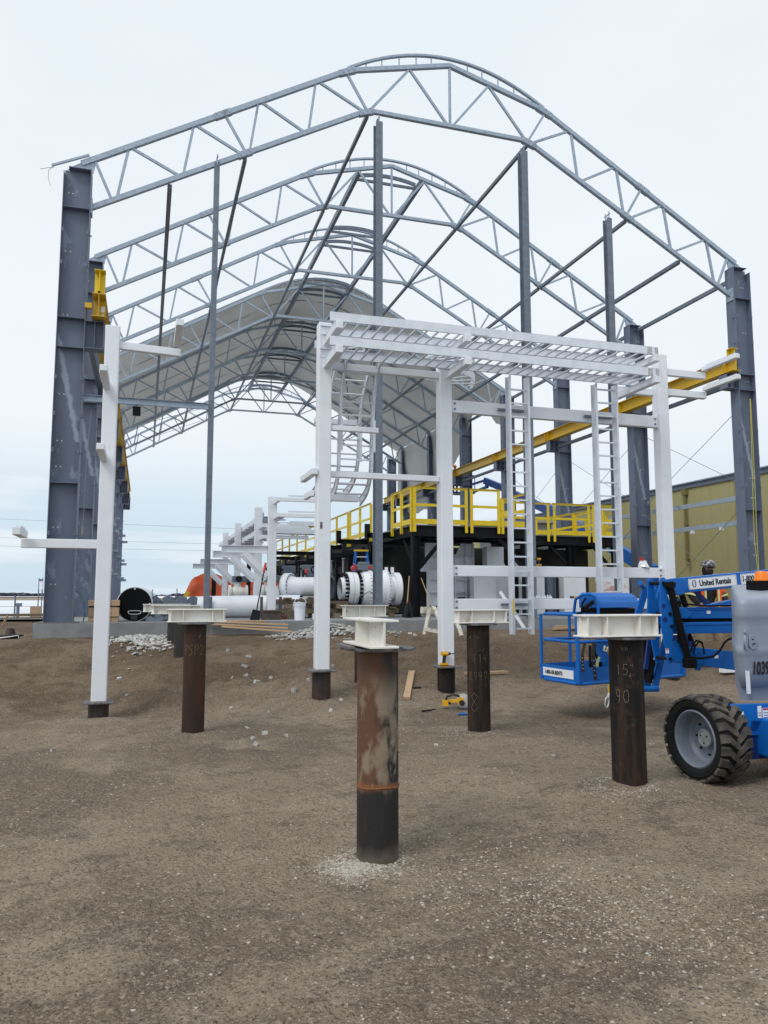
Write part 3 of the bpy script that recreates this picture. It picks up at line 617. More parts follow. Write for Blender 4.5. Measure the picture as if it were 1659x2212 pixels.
# ================================================================ steel piles with white cap beams
def pile_mat():
    m = mat('front_pile_steel', (.016, .015, .016), .6, 0, [((7, 7, 1.1), 6, .44, .62, (.085, .036, .018), .85), ((13, 13, 5), 5, .56, .68, (.20, .080, .028), .6)], (70, .4, .006))
    t = m.node_tree; n = t.nodes; l = t.links; b = n['Principled BSDF']; src = b.inputs['Base Color'].links[0].from_socket
    co = n.new('ShaderNodeTexCoord'); sp = n.new('ShaderNodeSeparateXYZ'); l.new(co.outputs['Object'], sp.inputs[0])
    def f(op, a, b_=None, cl=False):
        q = n.new('ShaderNodeMath'); q.operation = op; q.use_clamp = cl
        for i, x in enumerate((a, b_)):
            if x is None: continue
            if isinstance(x, (int, float)): q.inputs[i].default_value = x
            else: l.new(x, q.inputs[i])
        return q.outputs[0]
    def nz_(s, d=5):
        mp_ = n.new('ShaderNodeMapping'); mp_.inputs['Scale'].default_value = s; l.new(co.outputs['Object'], mp_.inputs[0])
        z = n.new('ShaderNodeTexNoise'); z.inputs['Scale'].default_value = 1; z.inputs['Detail'].default_value = d; l.new(mp_.outputs[0], z.inputs[0]); return z.outputs[0]
    def rmp(x, lo, hi):
        r = n.new('ShaderNodeMapRange'); r.inputs['From Min'].default_value = lo; r.inputs['From Max'].default_value = hi; l.new(x, r.inputs[0]); return r.outputs[0]
    def mix(fac, a, c):
        x = n.new('ShaderNodeMixRGB'); l.new(fac, x.inputs[0]); l.new(a, x.inputs[1]); x.inputs[2].default_value = (*c, 1); return x.outputs[0]
    X_, Z_ = sp.outputs[0], sp.outputs[2]
    below = rmp(f('ADD', Z_, f('MULTIPLY', nz_((9, 9, 9)), .10)), .49, .46)       # black under the weld ring
    left = rmp(f('ADD', f('MULTIPLY', X_, -3.2), nz_((6, 6, 3))), .42, .62)
    c = mix(f('MULTIPLY', left, f('MULTIPLY', f('SUBTRACT', 1.0, below), .85)), src, (.13, .056, .026))
    mud = rmp(f('SUBTRACT', nz_((6.5, 6.5, 3.2), 7), f('MULTIPLY', f('ABSOLUTE', f('ADD', X_, -.012)), 1.6)), .36, .44)
    band = f('MULTIPLY', rmp(Z_, .34, .44), rmp(Z_, 1.16, 1.0))
    c = mix(f('MULTIPLY', f('MULTIPLY', mud, band), .8), c, (.27, .215, .15))
    scr = rmp(nz_((34, 34, 16), 6), .60, .72); c = mix(f('MULTIPLY', f('MULTIPLY', scr, band), .45), c, (.36, .31, .25))
    c = mix(f('MULTIPLY', below, .88), c, (.010, .010, .011))
    foot = rmp(f('ADD', Z_, f('MULTIPLY', nz_((12, 12, 6)), -.12)), .04, -.03); c = mix(f('MULTIPLY', foot, .6), c, (.15, .12, .09))
    ring = rmp(f('ABSOLUTE', f('SUBTRACT', f('ADD', Z_, f('MULTIPLY', nz_((5, 5, 5)), .03)), .468)), .026, .008)
    c = mix(f('MULTIPLY', ring, .85), c, (.22, .085, .028))
    l.new(c, b.inputs['Base Color']); return m
def cap(parent, x0, x1, y0, y1, z0, z1, along, stiff=(.3, .72), ends=True):
    """white rolled beam on a pile cap"""
    fw = .17; cx_, cy_ = (x0+x1)/2, (y0+y1)/2
    m = MB(); m.box(x0, x1, y0, y1, z1-.014, z1); fl_ = m.build('cap_beam', cream, parent, bevel=.003)
    m = MB(); m.box(x0, x1, y0, y1, z0, z0+.014); m.build('bottom_flange', cream, fl_, bevel=.003)
    m = MB()
    if along == 'x': m.box(x0+.012, x1-.012, cy_-.006, cy_+.006, z0+.0142, z1-.0142)
    else: m.box(cx_-.006, cx_+.006, y0+.004, y1-.004, z0+.0142, z1-.0142)
    m.build('web', cream, fl_)
    L = (x1-x0) if along == 'x' else (y1-y0)
    for t in ((.055,) if ends else ()) + stiff + ((.945,) if ends else ()):
        for s in (-1, 1):
            m = MB()
            if along == 'x':
                a, b = sorted((cy_+s*.0065, cy_+s*(y1-y0)/2*.92)); m.box(x0+L*t-.005, x0+L*t+.005, a, b, z0+.0142, z1-.0142)
            else:
                a, b = sorted((cx_+s*.0065, cx_+s*(x1-x0)/2*.92)); m.box(a, b, y0+L*t-.005, y0+L*t+.005, z0+.0142, z1-.0142)
            m.build('stiffener', cream, fl_)
GL = {'1': [[(.3,.8),(.5,1),(.5,0)]], '5': [[(.9,1),(.3,1),(.25,.55),(.7,.6),(.9,.35),(.7,.05),(.2,.05)]], '9': [[(.75,.6),(.5,.45),(.25,.65),(.35,.95),(.65,1),(.78,.8),(.72,.3),(.6,0)]],
      '0': [[(.5,1),(.2,.8),(.15,.4),(.4,.02),(.75,.15),(.85,.6),(.7,.95),(.5,1)]], 'P': [[(.25,0),(.35,1),(.8,.95),(.85,.65),(.3,.5)]], 'S': [[(.85,.9),(.5,1),(.3,.75),(.75,.4),(.65,.1),(.2,0)]],
      '2': [[(.2,.8),(.5,1),(.8,.8),(.7,.45),(.2,.0),(.45,.12),(.9,.02)]], 'F': [[(.35,0),(.3,1),(.85,1)],[(.3,.55),(.75,.6)]], '4': [[(.3,1),(.25,.5),(.85,.55)],[(.8,1),(.65,0)]], '7': [[(.2,.9),(.9,1),(.5,0)]],
      '8': [[(.5,.5),(.2,.8),(.5,1),(.8,.8),(.5,.5),(.15,.2),(.5,0),(.85,.2),(.5,.5)]], '-': [[(.2,.5),(.8,.52)]], 'v': [[(.2,.7),(.4,.2),(.8,1)]], '/': [[(.2,0),(.8,1)]], ' ': [], '"': [[(.35,1),(.35,.8)],[(.6,1),(.6,.8)]]}
def scrib(parent, cx_, cy_, r, txt, zt, h, u0, m_=chalk, wd=.0022, pitch=.62):
    ph = math.atan2(-cy_, -cx_)
    for k, ch in enumerate(txt):
        mb = MB()
        for st_ in GL[ch]:
            pts = []
            for (a, b) in zip(st_[:-1], st_[1:]):
                for q in range(4): t = q/4; pts.append((a[0]+(b[0]-a[0])*t, a[1]+(b[1]-a[1])*t))
            pts.append(st_[-1]); P3 = []
            for (gx_, gz_) in pts:
                u = u0 + (k*pitch + gx_*.55)*h; a = ph + u/r; P3.append(((cx_+math.cos(a)*(r+.0012), cy_+math.sin(a)*(r+.0012), zt + gz_*h), (math.cos(a), math.sin(a), 0)))
            for (p, nn), (p2, _) in zip(P3[:-1], P3[1:]):
                if (Vector(p2)-Vector(p)).length > 1e-4: mb.bar(p, p2, wd, .0012, nn)
        if mb.v: mb.build('chalk_mark', m_, parent)
def pile(x, y, r, label, m_, top=1.30, capsz=.20, octo=True, roty=0, mz=None):
    z0 = -.12 if mz is None else mz
    t = thing('steel_pile', label, 'pile', (x, y, ground_z(x, y)), 'round steel piles')
    m = MB(); m.lathe((x, y, z0), (0, 0, 1), [(0, r), (top-.002-z0, r)], 48); m.add([(x+r*math.cos(a), y+r*math.sin(a), top-.002) for a in [6.2832*i/24 for i in range(24)]], [tuple(range(24))])
    m.build('pile_shaft', m_, t)
    m = MB(); c = capsz; k = c*.55; pts = [(-c, -k), (-k, -c), (k, -c), (c, -k), (c, k), (k, c), (-k, c), (-c, k)] if octo else [(-c, -c), (c, -c), (c, c), (-c, c)]
    ca, sa = math.cos(roty), math.sin(roty)
    m.prism([(a*ca-b*sa, a*sa+b*ca) for a, b in pts], (x, y, top), (1, 0, 0), (0, 1, 0), .018, (0, 0, 1)); m.build('cap_plate', plate, t, bevel=.003)
    return t
t = pile(1.46, 4.88, .133, 'nearest steel pile, half rust-brown with dried mud and a rusty weld ring', pile_mat(), capsz=.215, roty=.3)
m = MB(); m.path([(1.46+.1345*math.cos(a), 4.88+.1345*math.sin(a), .455 + .004*math.sin(3*a)) for a in [6.2832*i/40 for i in range(40)]], .006, 6, True); m.build('weld_ring', mat('rust_weld', (.22, .085, .03), .8, 0, [(40, 4, .45, .7, (.10, .04, .02), .8)], (90, .6, .004)), t)
cap(t, 1.285, 1.465, 4.45, 5.12, 1.335, 1.505, 'y', (.5,), False)
m = MB(); m.box(1.50, 1.54, 4.60, 5.0, 1.321, 1.334); m.box(1.22, 1.26, 4.7, 5.05, 1.321, 1.334); m.build('shim_plate', plate, t)
t = pile(3.76, 5.53, .135, 'dark pile in front of the blue basket, marked 15 and 90 in chalk', darkpile, capsz=.21)
cap(t, 3.27, 3.98, 5.34, 5.51+.0, 1.325, 1.50, 'x')
scrib(t, 3.76, 5.53, .135, '15"', 1.02, .085, -.085); scrib(t, 3.76, 5.53, .135, 'v', 1.0, .035, .02)
scrib(t, 3.76, 5.53, .135, '90', .80, .105, -.10); scrib(t, 3.76, 5.53, .135, '8/29', 1.215, .022, -.035, wd=.0022)
t = pile(.62, 9.97, .135, 'brown-black pile left of the middle, scribbled PSP2 in yellow crayon', brownpile, capsz=.22)
cap(t, .28, .99, 9.85, 10.02, 1.325, 1.485, 'x', (.26, .76))
scrib(t, .62, 9.97, .135, 'PSP2', .92, .13, -.150, chalkg, .0045, .50); scrib(t, .62, 9.97, .135, 'v', 1.12, .06, .04, chalk, .004)
t = pile(3.83, 8.62, .135, 'black pile right of the middle, covered in yellow chalk digits', darkpile, capsz=.20)
cap(t, 3.49, 4.17, 8.46, 8.63, 1.325, 1.485, 'x')
scrib(t, 3.83, 8.62, .135, '-F14', .86, .10, -.13, chalkg, .003); scrib(t, 3.83, 8.62, .135, '8997', .66, .10, -.13, chalkg, .003); scrib(t, 3.83, 8.62, .135, '8', .30, .22, -.115, chalkg, .003, .5); scrib(t, 3.83, 8.62, .135, 'v -', 1.13, .05, -.115, chalk, .004, 1.0)
t = pile(.66, 14.3, .135, 'rust-red pile partly hidden behind the PSP2 pile', rust, capsz=.2, mz=.3)
cap(t, .12, .98, 14.2, 14.37, 1.325, 1.48, 'x', (.3, .75))
t = pile(.60, 16.3, .135, 'farthest left pile, only its beam showing above the one before it', rust, capsz=.2, mz=.4)
cap(t, -.02, .90, 16.2, 16.37, 1.325, 1.48, 'x', (.3, .75))
t = pile(3.28, 11.75, .135, 'pile hidden behind the nearest one, its white beam showing above it', brownpile, capsz=.2, mz=0)
cap(t, 2.93, 3.66, 11.66, 11.83, 1.32, 1.50, 'x', (.37, .7))

# ================================================================ white square-tube columns of the cable rack
def rackcol(x, y, zb, zt, label, capmat=plate, px=None, s=.20):
    t = thing('rack_column', label, 'column', (x, y, zb-.02), 'white rack columns')
    m = MB(); m.box(x-s/2, x+s/2, y-s/2, y+s/2, zb+.022, zt); m.build('shaft', white, t, bevel=.014)
    m = MB(); m.box(x-.19, x+.19, y-.19, y+.19, zb, zb+.021); m.build('base_plate', capmat, t, bevel=.003)
    m = MB(); m.lathe((x, y, ground_z(x, y)-.3), (0, 0, 1), [(0, .135), (zb-.001-ground_z(x, y)+.3, .135)], 32); m.build('pile_stub', rust if x < 3 else darkpile, t)
    m = MB(); m.box(x-s/2-.012, x+s/2+.012, y-s/2-.012, y-s/2, zb+.022, zb+.032); m.build('weld_line', mat_w, t)
    return t
mat_w = mat('burnt_weld', (.40, .33, .24), .8, 0, [(40, 4, .4, .7, (.15, .09, .05), .9)])
W1 = rackcol(-.55, 11.5, .19, 5.50, 'leftmost white square column, standing alone with stub arms on both sides')
W2 = rackcol(2.48, 11.13, .565, 5.74, 'white square column behind the nearest pile, carrying the left end of the cable trays')
W3 = rackcol(4.44, 11.2, .565, 5.31, 'white square column with the yellow impact driver at its foot')
W4 = rackcol(8.48, 11.2, .565, 5.83, 'rightmost white square column, rising behind the blue boom lift')
def arm(parent, p0, p1, wd=.09, ht=.11, name='arm'): MB().bar(p0, p1, wd, ht).build(name, white, parent, bevel=.008)
# W1 arms
arm(W1, (-.449, 11.5, 5.235), (.40, 11.5, 5.20)); arm(W1, (.345, 11.40, 5.31), (.345, 10.45, 5.31), .10, .09, 'bracket')
arm(W1, (-.651, 11.5, 2.36), (-1.62, 11.5, 2.36), .10, .125); arm(W1, (-1.58, 11.40, 2.47), (-1.58, 10.75, 2.47), .10, .10, 'bracket')
m = MB(); m.box(-1.61, -1.60, 10.9, 11.3, 2.52, 2.55); m.box(-1.56, -1.55, 10.9, 11.3, 2.52, 2.55); m.build('clip', alum, W1)
arm(W1, (-.60, 11.399, 4.60), (-.60, 10.45, 4.60), .095, .085, 'bracket'); arm(W1, (-.60, 11.399, 3.56), (-.60, 10.45, 3.56), .095, .085, 'bracket')
m = MB(); m.box(-.665, -.655, 10.7, 11.2, 4.60, 4.64); m.box(-.665, -.655, 10.7, 11.2, 3.56, 3.60); m.build('clip', alum, W1)
# W2..W4 brackets under the trays
for W_, x in ((W2, 2.50), (W3, 4.45)):
    for z in (5.43, 5.08):
        arm(W_, (x, 11.05, z), (x, 10.22, z), .10, .11, 'bracket')
for z in (5.43, 5.08): arm(W4, (7.72, 11.42, z), (7.72, 10.22, z), .10, .11, 'bracket')
for z in (5.54, 5.18):
    arm(W4, (8.379, 11.3, z), (7.60, 11.3, z), .09, .115); arm(W4, (8.581, 11.2, z), (9.42, 11.2, z), .09, .12)
    arm(W4, (9.36, 11.14, z+.10), (9.36, 10.30, z+.10), .09, .075, 'bracket')
    m = MB(); m.box(9.33, 9.345, 10.32, 11.05, z+.14, z+.155); m.box(9.375, 9.39, 10.32, 11.05, z+.14, z+.155); m.build('channel_strip', alum, W4)
arm(W2, (2.581, 11.10, 4.14), (3.32, 11.10, 4.14), .09, .08); arm(W2, (2.581, 11.9, 4.42), (3.20, 11.9, 4.42), .09, .09); arm(W2, (2.56, 11.5, 3.14), (3.12, 11.5, 3.14), .09, .10)
arm(W2, (2.33, 11.0, 3.46), (2.33, 11.9, 3.46), .09, .09, 'bracket'); arm(W2, (2.33, 11.2, 3.16), (2.33, 11.7, 3.16), .06, .09, 'bracket')
arm(W2, (2.54, 11.24, 4.42), (2.54, 11.95, 4.42), .08, .09, 'bracket'); arm(W2, (2.54, 11.24, 3.14), (2.54, 11.55, 3.14), .08, .09, 'bracket')
m = MB(); m.box(2.42, 2.455, 11.026, 11.03, 2.62, 2.72); m.build('label_plate', plate, W2)
# cross beams
def xbeam(x0, x1, z, h, label, y=11.2, ends=False):
    t = thing('cross_beam', label, 'beam', ((x0+x1)/2, y, z), 'white cross beams of the cable rack')
    MB().box(x0+(.012 if ends else 0), x1-(.012 if ends else 0), y-.05, y+.05, z-h/2, z+h/2).build('beam', white, t, bevel=.008)
    if ends:
        for x in (x0, x1-.012):
            MB().box(x, x+.012, y-.06, y+.06, z-h/2-.02, z+h/2+.02).build('end_plate', white, t)
        for x, q in ((x0+.06, 1), (x1-.06, 1)):
            m = MB()
            for dz in (-.045, .045): m.tube((x, y-.05, z+dz), (x, y-.066, z+dz), .017, 6)
            m.build('bolt', galvd, t)
    return t
xbeam(2.582, 4.338, 5.115, .11, 'uppermost short white beam, joining the two columns just under the cable trays')
xbeam(2.582, 4.338, 3.455, .09, 'lower short white beam between the same two columns, crossing the dark gable post')
xbeam(4.542, 8.378, 4.63, .20, 'long white beam high between the rack columns, two ladders in front of it', ends=True)
xbeam(4.542, 8.378, 2.03, .17, 'long white beam at railing height with a drill and a red-capped bottle on it', ends=True)
xbeam(4.542, 8.378, 1.515, .17, 'lowest long white beam, its right end behind the blue basket', ends=True)
# ================================================================ cable trays
def tray(z0, x0, x1, ya, yb, label, step=.172):
    t = thing('cable_tray', label, 'cable tray', ((x0+x1)/2, (ya+yb)/2, z0), 'cable trays')
    for yy, nm in ((ya, 'side_rail'), (yb, 'side_rail')):
        for a, b in ((x0, x0+2.26), (x0+2.262, x1)):
            m = MB(); sgn = 1 if yy == ya else -1
            m.box(a, b, yy-.0025, yy+.0025, z0, z0+.125); m.box(a, b, min(yy+sgn*.003, yy+sgn*.028), max(yy+sgn*.003, yy+sgn*.028), z0, z0+.004); m.box(a, b, min(yy-sgn*.003, yy+sgn*.028)-.0, max(yy-sgn*.003, yy+sgn*.028), z0+.1255, z0+.129)
            m.build(nm, alum, t)
        m = MB(); m.box(x0+2.16, x0+2.42, yy-.010 if yy == ya else yy+.003, yy-.003 if yy == ya else yy+.010, z0+.012, z0+.115)
        for a in (2.19, 2.39):
            for dz in (.035, .095): m.tube((x0+a, yy-.016, z0+dz), (x0+a, yy-.010, z0+dz), .007, 6)
        m.build('splice_plate', alum, t)
    k = 0; x = x0+.11; proto = None
    while x < x1-.05:
        if proto is None:
            m = MB(); m.box(x-.014, x+.014, ya+.003, yb-.003, z0+.018, z0+.038); proto = m.build('rung', alum, t); px0 = x
        else: child_copy(proto, t, (x-px0, 0, 0))
        x += step
    return t
tray(5.495, 2.37, 7.78, 10.28, 10.90, 'upper of the two long aluminium cable trays on top of the white rack')
tray(5.145, 2.37, 7.84, 10.28, 10.90, 'lower of the two long aluminium cable trays on top of the white rack')
m = MB()
for x in (7.62, 7.72): m.box(x-.04 if x < 7.7 else x+.0, x+.035 if x < 7.7 else x+.055, 10.270, 10.2765, 5.155, 5.265); m.box(x-.04 if x < 7.7 else x, x+.035 if x < 7.7 else x+.055, 10.270, 10.2765, 5.505, 5.615)
single(m, 'foil_tape', mat('crumpled_foil', (.62, .62, .62), .35, .6, [(60, 4, .45, .6, (.15, .15, .15), .8)], (90, .8, .01)), (7.7, 10.27, 5.4), 'crumpled foil patches taped over the right ends of the trays', 'tape')
def elbow(label, z, xa, xb, y0, rad, sgn):
    """horizontal tray fitting: quarter turn lying flat"""
    t = thing('tray_elbow', label, 'tray fitting', (xa, y0, z), 'curved tray fittings')
    for r_ in (rad, rad+.6):
        pts = [(xa + r_*math.sin(a), y0 + sgn*(rad+.6) - sgn*r_*math.cos(a), z+.06) for a in [1.5708*i/10 for i in range(11)]]
        m = MB()
        for a, b in zip(pts[:-1], pts[1:]): m.bar(a, b, .006, .125)
        m.build('side_rail', alum, t)
    for i in range(1, 6):
        a = 1.5708*i/6; m = MB(); m.bar((xa+rad*math.sin(a), y0+sgn*(rad+.6)-sgn*rad*math.cos(a), z+.03), (xa+(rad+.6)*math.sin(a), y0+sgn*(rad+.6)-sgn*(rad+.6)*math.cos(a), z+.03), .026, .02); m.build('rung', alum, t)
elbow('flat curved tray fitting bending away behind the upper tray', 5.495, 4.25, 5.0, 10.95, .35, 1)
elbow('flat curved tray fitting bending away behind the lower tray', 5.145, 4.25, 5.0, 10.95, .35, 1)
elbow('small flat tray bend at the left end of the upper tray', 5.495, 2.42, 3.0, 10.95, .25, 1)
def dropper(label, x0, x1, path):
    t = thing('drop_tray', label, 'cable tray', (x0, path[0][0], path[-1][1]), 'bent drop trays')
    P_ = [Vector((0, a, b)) for a, b in path]; fine = []
    for i in range(len(P_)-1):
        p_1, p0, p1, p2 = P_[max(i-1, 0)], P_[i], P_[i+1], P_[min(i+2, len(P_)-1)]
        for k in range(8):
            q = k/8; fine.append(.5*((2*p0)+(p1-p_1)*q+(2*p_1-5*p0+4*p1-p2)*q*q+(3*p0-p_1-3*p1+p2)*q**3))
    fine.append(P_[-1]); m = [MB(), MB()]; acc = 0; rungs = []
    for a, b in zip(fine[:-1], fine[1:]):
        for k, x in enumerate((x0, x1)):
            up = (b-a).normalized().cross(Vector((1, 0, 0)))
            m[k].bar(a+Vector((x, 0, 0)), b+Vector((x, 0, 0)), .006, .13, up); m[k].bar(a+Vector((x, 0, 0)), b+Vector((x, 0, 0)), .03, .005, up, (0, .065)); m[k].bar(a+Vector((x, 0, 0)), b+Vector((x, 0, 0)), .03, .005, up, (0, -.065))
        acc += (b-a).length
        if acc > .2: acc = 0; rungs.append((b, up))
    for q in m: q.build('side_rail', alum, t)
    for b, up in rungs: MB().bar(b+Vector((x0+.004, 0, 0)), b+Vector((x1-.004, 0, 0)), .026, .02, up).build('rung', alum, t)
    for x in (x0, x1): m = MB(); m.box(x-.02, x+.02, path[2][0]-.09, path[2][0]-.07, 3.85, 4.35); m.build('splice_plate', white, t)
dropper('nearer bent aluminium tray dropping behind the upper short beams and curling away at its foot', 2.80, 3.32, [(11.02, 5.2), (11.22, 4.95), (11.38, 4.5), (11.45, 3.9), (11.50, 3.55), (11.72, 3.30), (12.15, 3.17)])
dropper('farther bent aluminium tray seen through the nearer one', 2.80, 3.36, [(11.75, 5.25), (12.1, 4.95), (12.3, 4.5), (12.38, 4.0), (12.5, 3.75), (12.85, 3.55), (13.4, 3.45)])
# straight vertical ladder trays in front of the long beams
def lad(xc, wd, z0, z1, label, y=10.98):
    t = thing('ladder_tray', label, 'ladder tray', (xc, y, z0), 'upright ladder trays')
    for s in (-1, 1):
        m = MB(); x = xc+s*wd/2; m.box(x-.003, x+.003, y-.07, y+.07, z0, z1)
        m.box(min(x+s*.0032, x+s*.032), max(x+s*.0032, x+s*.032), y-.07, y-.066, z0, z1); m.box(min(x+s*.0032, x+s*.032), max(x+s*.0032, x+s*.032), y+.066, y+.07, z0, z1); m.build('side_rail', alum, t)
    z = z0+.09; proto = None
    while z < z1-.05:
        if proto is None: m = MB(); m.box(xc-wd/2+.0035, xc+wd/2-.0035, y-.015, y+.015, z-.012, z+.012); proto = m.build('rung', alum, t); z_0 = z
        else: child_copy(proto, t, (0, 0, z-z_0))
        z += .223
    for zz in (4.62, 1.51):
        m = MB(); m.chan((xc-wd/2-.14, y+.115, zz), (xc+wd/2+.03, y+.115, zz), .04, .03, .004, (0, 0, 1), -1); m.build('clamp', galvd, t)
    return t
l1 = lad(5.62, .30, 1.05, 5.14, 'left upright aluminium ladder tray, hanging down to just above the dirt')
MB().box(5.435, 5.462, 10.908, 10.9085, 1.36, 1.60).build('yellow_label', yellow, l1)
lad(7.22, .36, 1.40, 5.14, 'right upright aluminium ladder tray, its foot hidden by the blue basket hood')
# ================================================================ blue articulated boom lift
LG = ground_z(4.6, 5.7)
lift = thing('boom_lift', 'blue boom lift with grey hood at the right edge, United Rentals on its boom', 'boom lift', (5.6, 6.3, LG))
def circ(r, n=24): return [(r*math.cos(6.2832*i/n), r*math.sin(6.2832*i/n)) for i in range(n)]
# --- wheels
def wheel(cx_, cy_, cz_, rad, wd, steer=0.0, side=-1):
    """axis along X, outer face towards side"""
    c = Vector((cx_, cy_, cz_)); rot = Matrix.Rotation(steer, 3, 'Z'); ax = rot @ Vector((side, 0, 0)); e1 = rot @ Vector((0, 1, 0)); e2 = Vector((0, 0, 1))
    hw = wd/2
    m = MB(); pr = [(-hw*.86, rad*.66), (-hw, rad*.74), (-hw*1.02, rad*.84), (-hw*.92, rad*.93), (-hw*.5, rad*.955), (hw*.5, rad*.955), (hw*.92, rad*.93), (hw*1.02, rad*.84), (hw, rad*.74), (hw*.86, rad*.66)]
    m.lathe(c, ax, pr, 48); w_ = m.build('wheel', rubside, lift)
    m = MB(); n = 22
    for s in (-1, 1):
        for k in range(n):
            a0 = 6.2832*(k + (.5 if s > 0 else 0))/n; prev = None; vs = []
            # a chevron lug: from the shoulder to the middle, swept
            for q, (t, da, ww) in enumerate(((1.06, -.02, .052), (.62, -.015, .046), (.30, .10, .040), (-.05, .20, .034))):
                a = a0 + da; xo = ax*(s*hw*t)
                for dr, dw in ((.93 if q else .90, ww), (1.0 if q else .955, ww*.82)):
                    for sg in (-1, 1):
                        aa = a + sg*dw/rad*.82; vs.append(c + xo + (e1*math.cos(aa) + e2*math.sin(aa))*rad*dr)
            fs = []
            for q in range(3):
                o_ = q*4; p_ = o_+4; fs += [(o_+2, o_+3, p_+3, p_+2), (o_, o_+2, p_+2, p_), (o_+1, p_+1, p_+3, o_+3), (o_, p_, p_+1, o_+1)]
            fs += [(0, 1, 3, 2), (12, 14, 15, 13)]
            m.add(vs, fs)
    m.build('tread_lugs', rub, w_)
    m = MB(); m.lathe(c, ax, [(hw*.86, rad*.665), (hw*.92, rad*.63), (hw*.80, rad*.60), (hw*.55, rad*.575), (hw*.05, rad*.56), (-hw*.18, rad*.50), (-hw*.22, rad*.28), (-hw*.1, rad*.2), (-hw*.1, .0)], 48); m.build('rim', rim, w_)
    m = MB(); m.lathe(c, ax, [(-hw*.1, rad*.215), (hw*.18, rad*.205), (hw*.22, rad*.17), (hw*.18, rad*.155), (hw*.2, rad*.05), (hw*.2, 0)], 32)
    m.build('hub', mat('hub_paint', (.24, .27, .27), .5, 0, [(14, 4, .5, .7, (.13, .15, .15), .7)]), w_)
    m = MB()
    for k in range(8):
        a = 6.2832*k/8; p = c + ax*(-hw*.21) + (e1*math.cos(a)+e2*math.sin(a))*rad*.38; m.tube(p, p+ax*.018, .010, 6)
    for k in range(3):
        a = 6.2832*k/3+.5; p = c + ax*(hw*.2) + (e1*math.cos(a)+e2*math.sin(a))*rad*.11; m.tube(p, p+ax*.008, .006, 6)
    m.build('wheel_nut', blackm, w_)
    return w_
RAD = .365
wheel(4.62, 5.66, LG+RAD-.015, RAD, .30, .06)
wheel(6.25, 5.66, LG+RAD-.015, RAD, .30, 0, 1)
wheel(4.62, 3.78, LG+RAD-.015, RAD, .30, 0); wheel(6.25, 3.78, LG+RAD-.015, RAD, .30, 0, 1)
# --- chassis
m = MB(); m.box(4.83, 6.1, 5.52, 5.80, .27, .49); m.build('axle_box', dblue, lift, bevel=.01)
m = MB(); m.box(5.02, 5.95, 3.6, 5.9, .30, .62); m.build('chassis', blue, lift, bevel=.02)
m = MB(); yf = 5.47
m.prism([(4.74, .50), (4.72, .56), (4.71, .73), (4.74, .745), (5.9, .72), (5.9, .50), (5.26, .545), (4.93, .60), (4.90, .50)], (0, yf, 0), (1, 0, 0), (0, 0, 1), .03, (0, 1, 0)); m.build('side_plate', blue, lift, bevel=.006)
m = MB(); m.box(4.74, 5.9, yf+.031, 5.85, .475, .50); m.build('step_plate', blue, lift)
m = MB(); m.prism([(.0, -.07), (.025, -.05), (.025, .05), (0, .07), (-.025, .05), (-.025, -.05)], (4.775, yf-.002, .64), (1, 0, 0), (0, 0, 1), .001, (0, 1, 0)); m.build('slot', blackm, lift)
m = MB(); m.box(4.805, 4.845, yf-.003, yf-.001, .60, .68); m.box(4.99, 5.03, yf-.003, yf-.001, .62, .72); m.box(5.04, 5.13, yf-.003, yf-.001, .575, .70); m.build('sticker', labelm, lift)
m = MB(); m.box(5.043, 5.128, yf-.0045, yf-.0035, .685, .698); m.build('warning_stripe', redp, lift)
m = MB()
for z in (.60, .62, .64, .66): m.box(5.05, 5.12, yf-.0045, yf-.0035, z, z+.004)
m.box(4.995, 5.025, yf-.0045, yf-.0035, .64, .645); m.box(4.995, 5.025, yf-.0045, yf-.0035, .66, .665); m.box(4.812, 4.838, yf-.0045, yf-.0035, .62, .625); m.box(4.812, 4.838, yf-.0045, yf-.0035, .65, .655)
m.build('small_print', ltext, lift)
m = MB(); m.tube((5.75, 4.9, .60), (5.75, 4.9, .75), .45, 32); m.build('slew_ring', blackst, lift)
m = MB(); m.box(5.75, 7.4, 5.72, 6.5, .70, .733); m.build('turntable', dblue, lift)
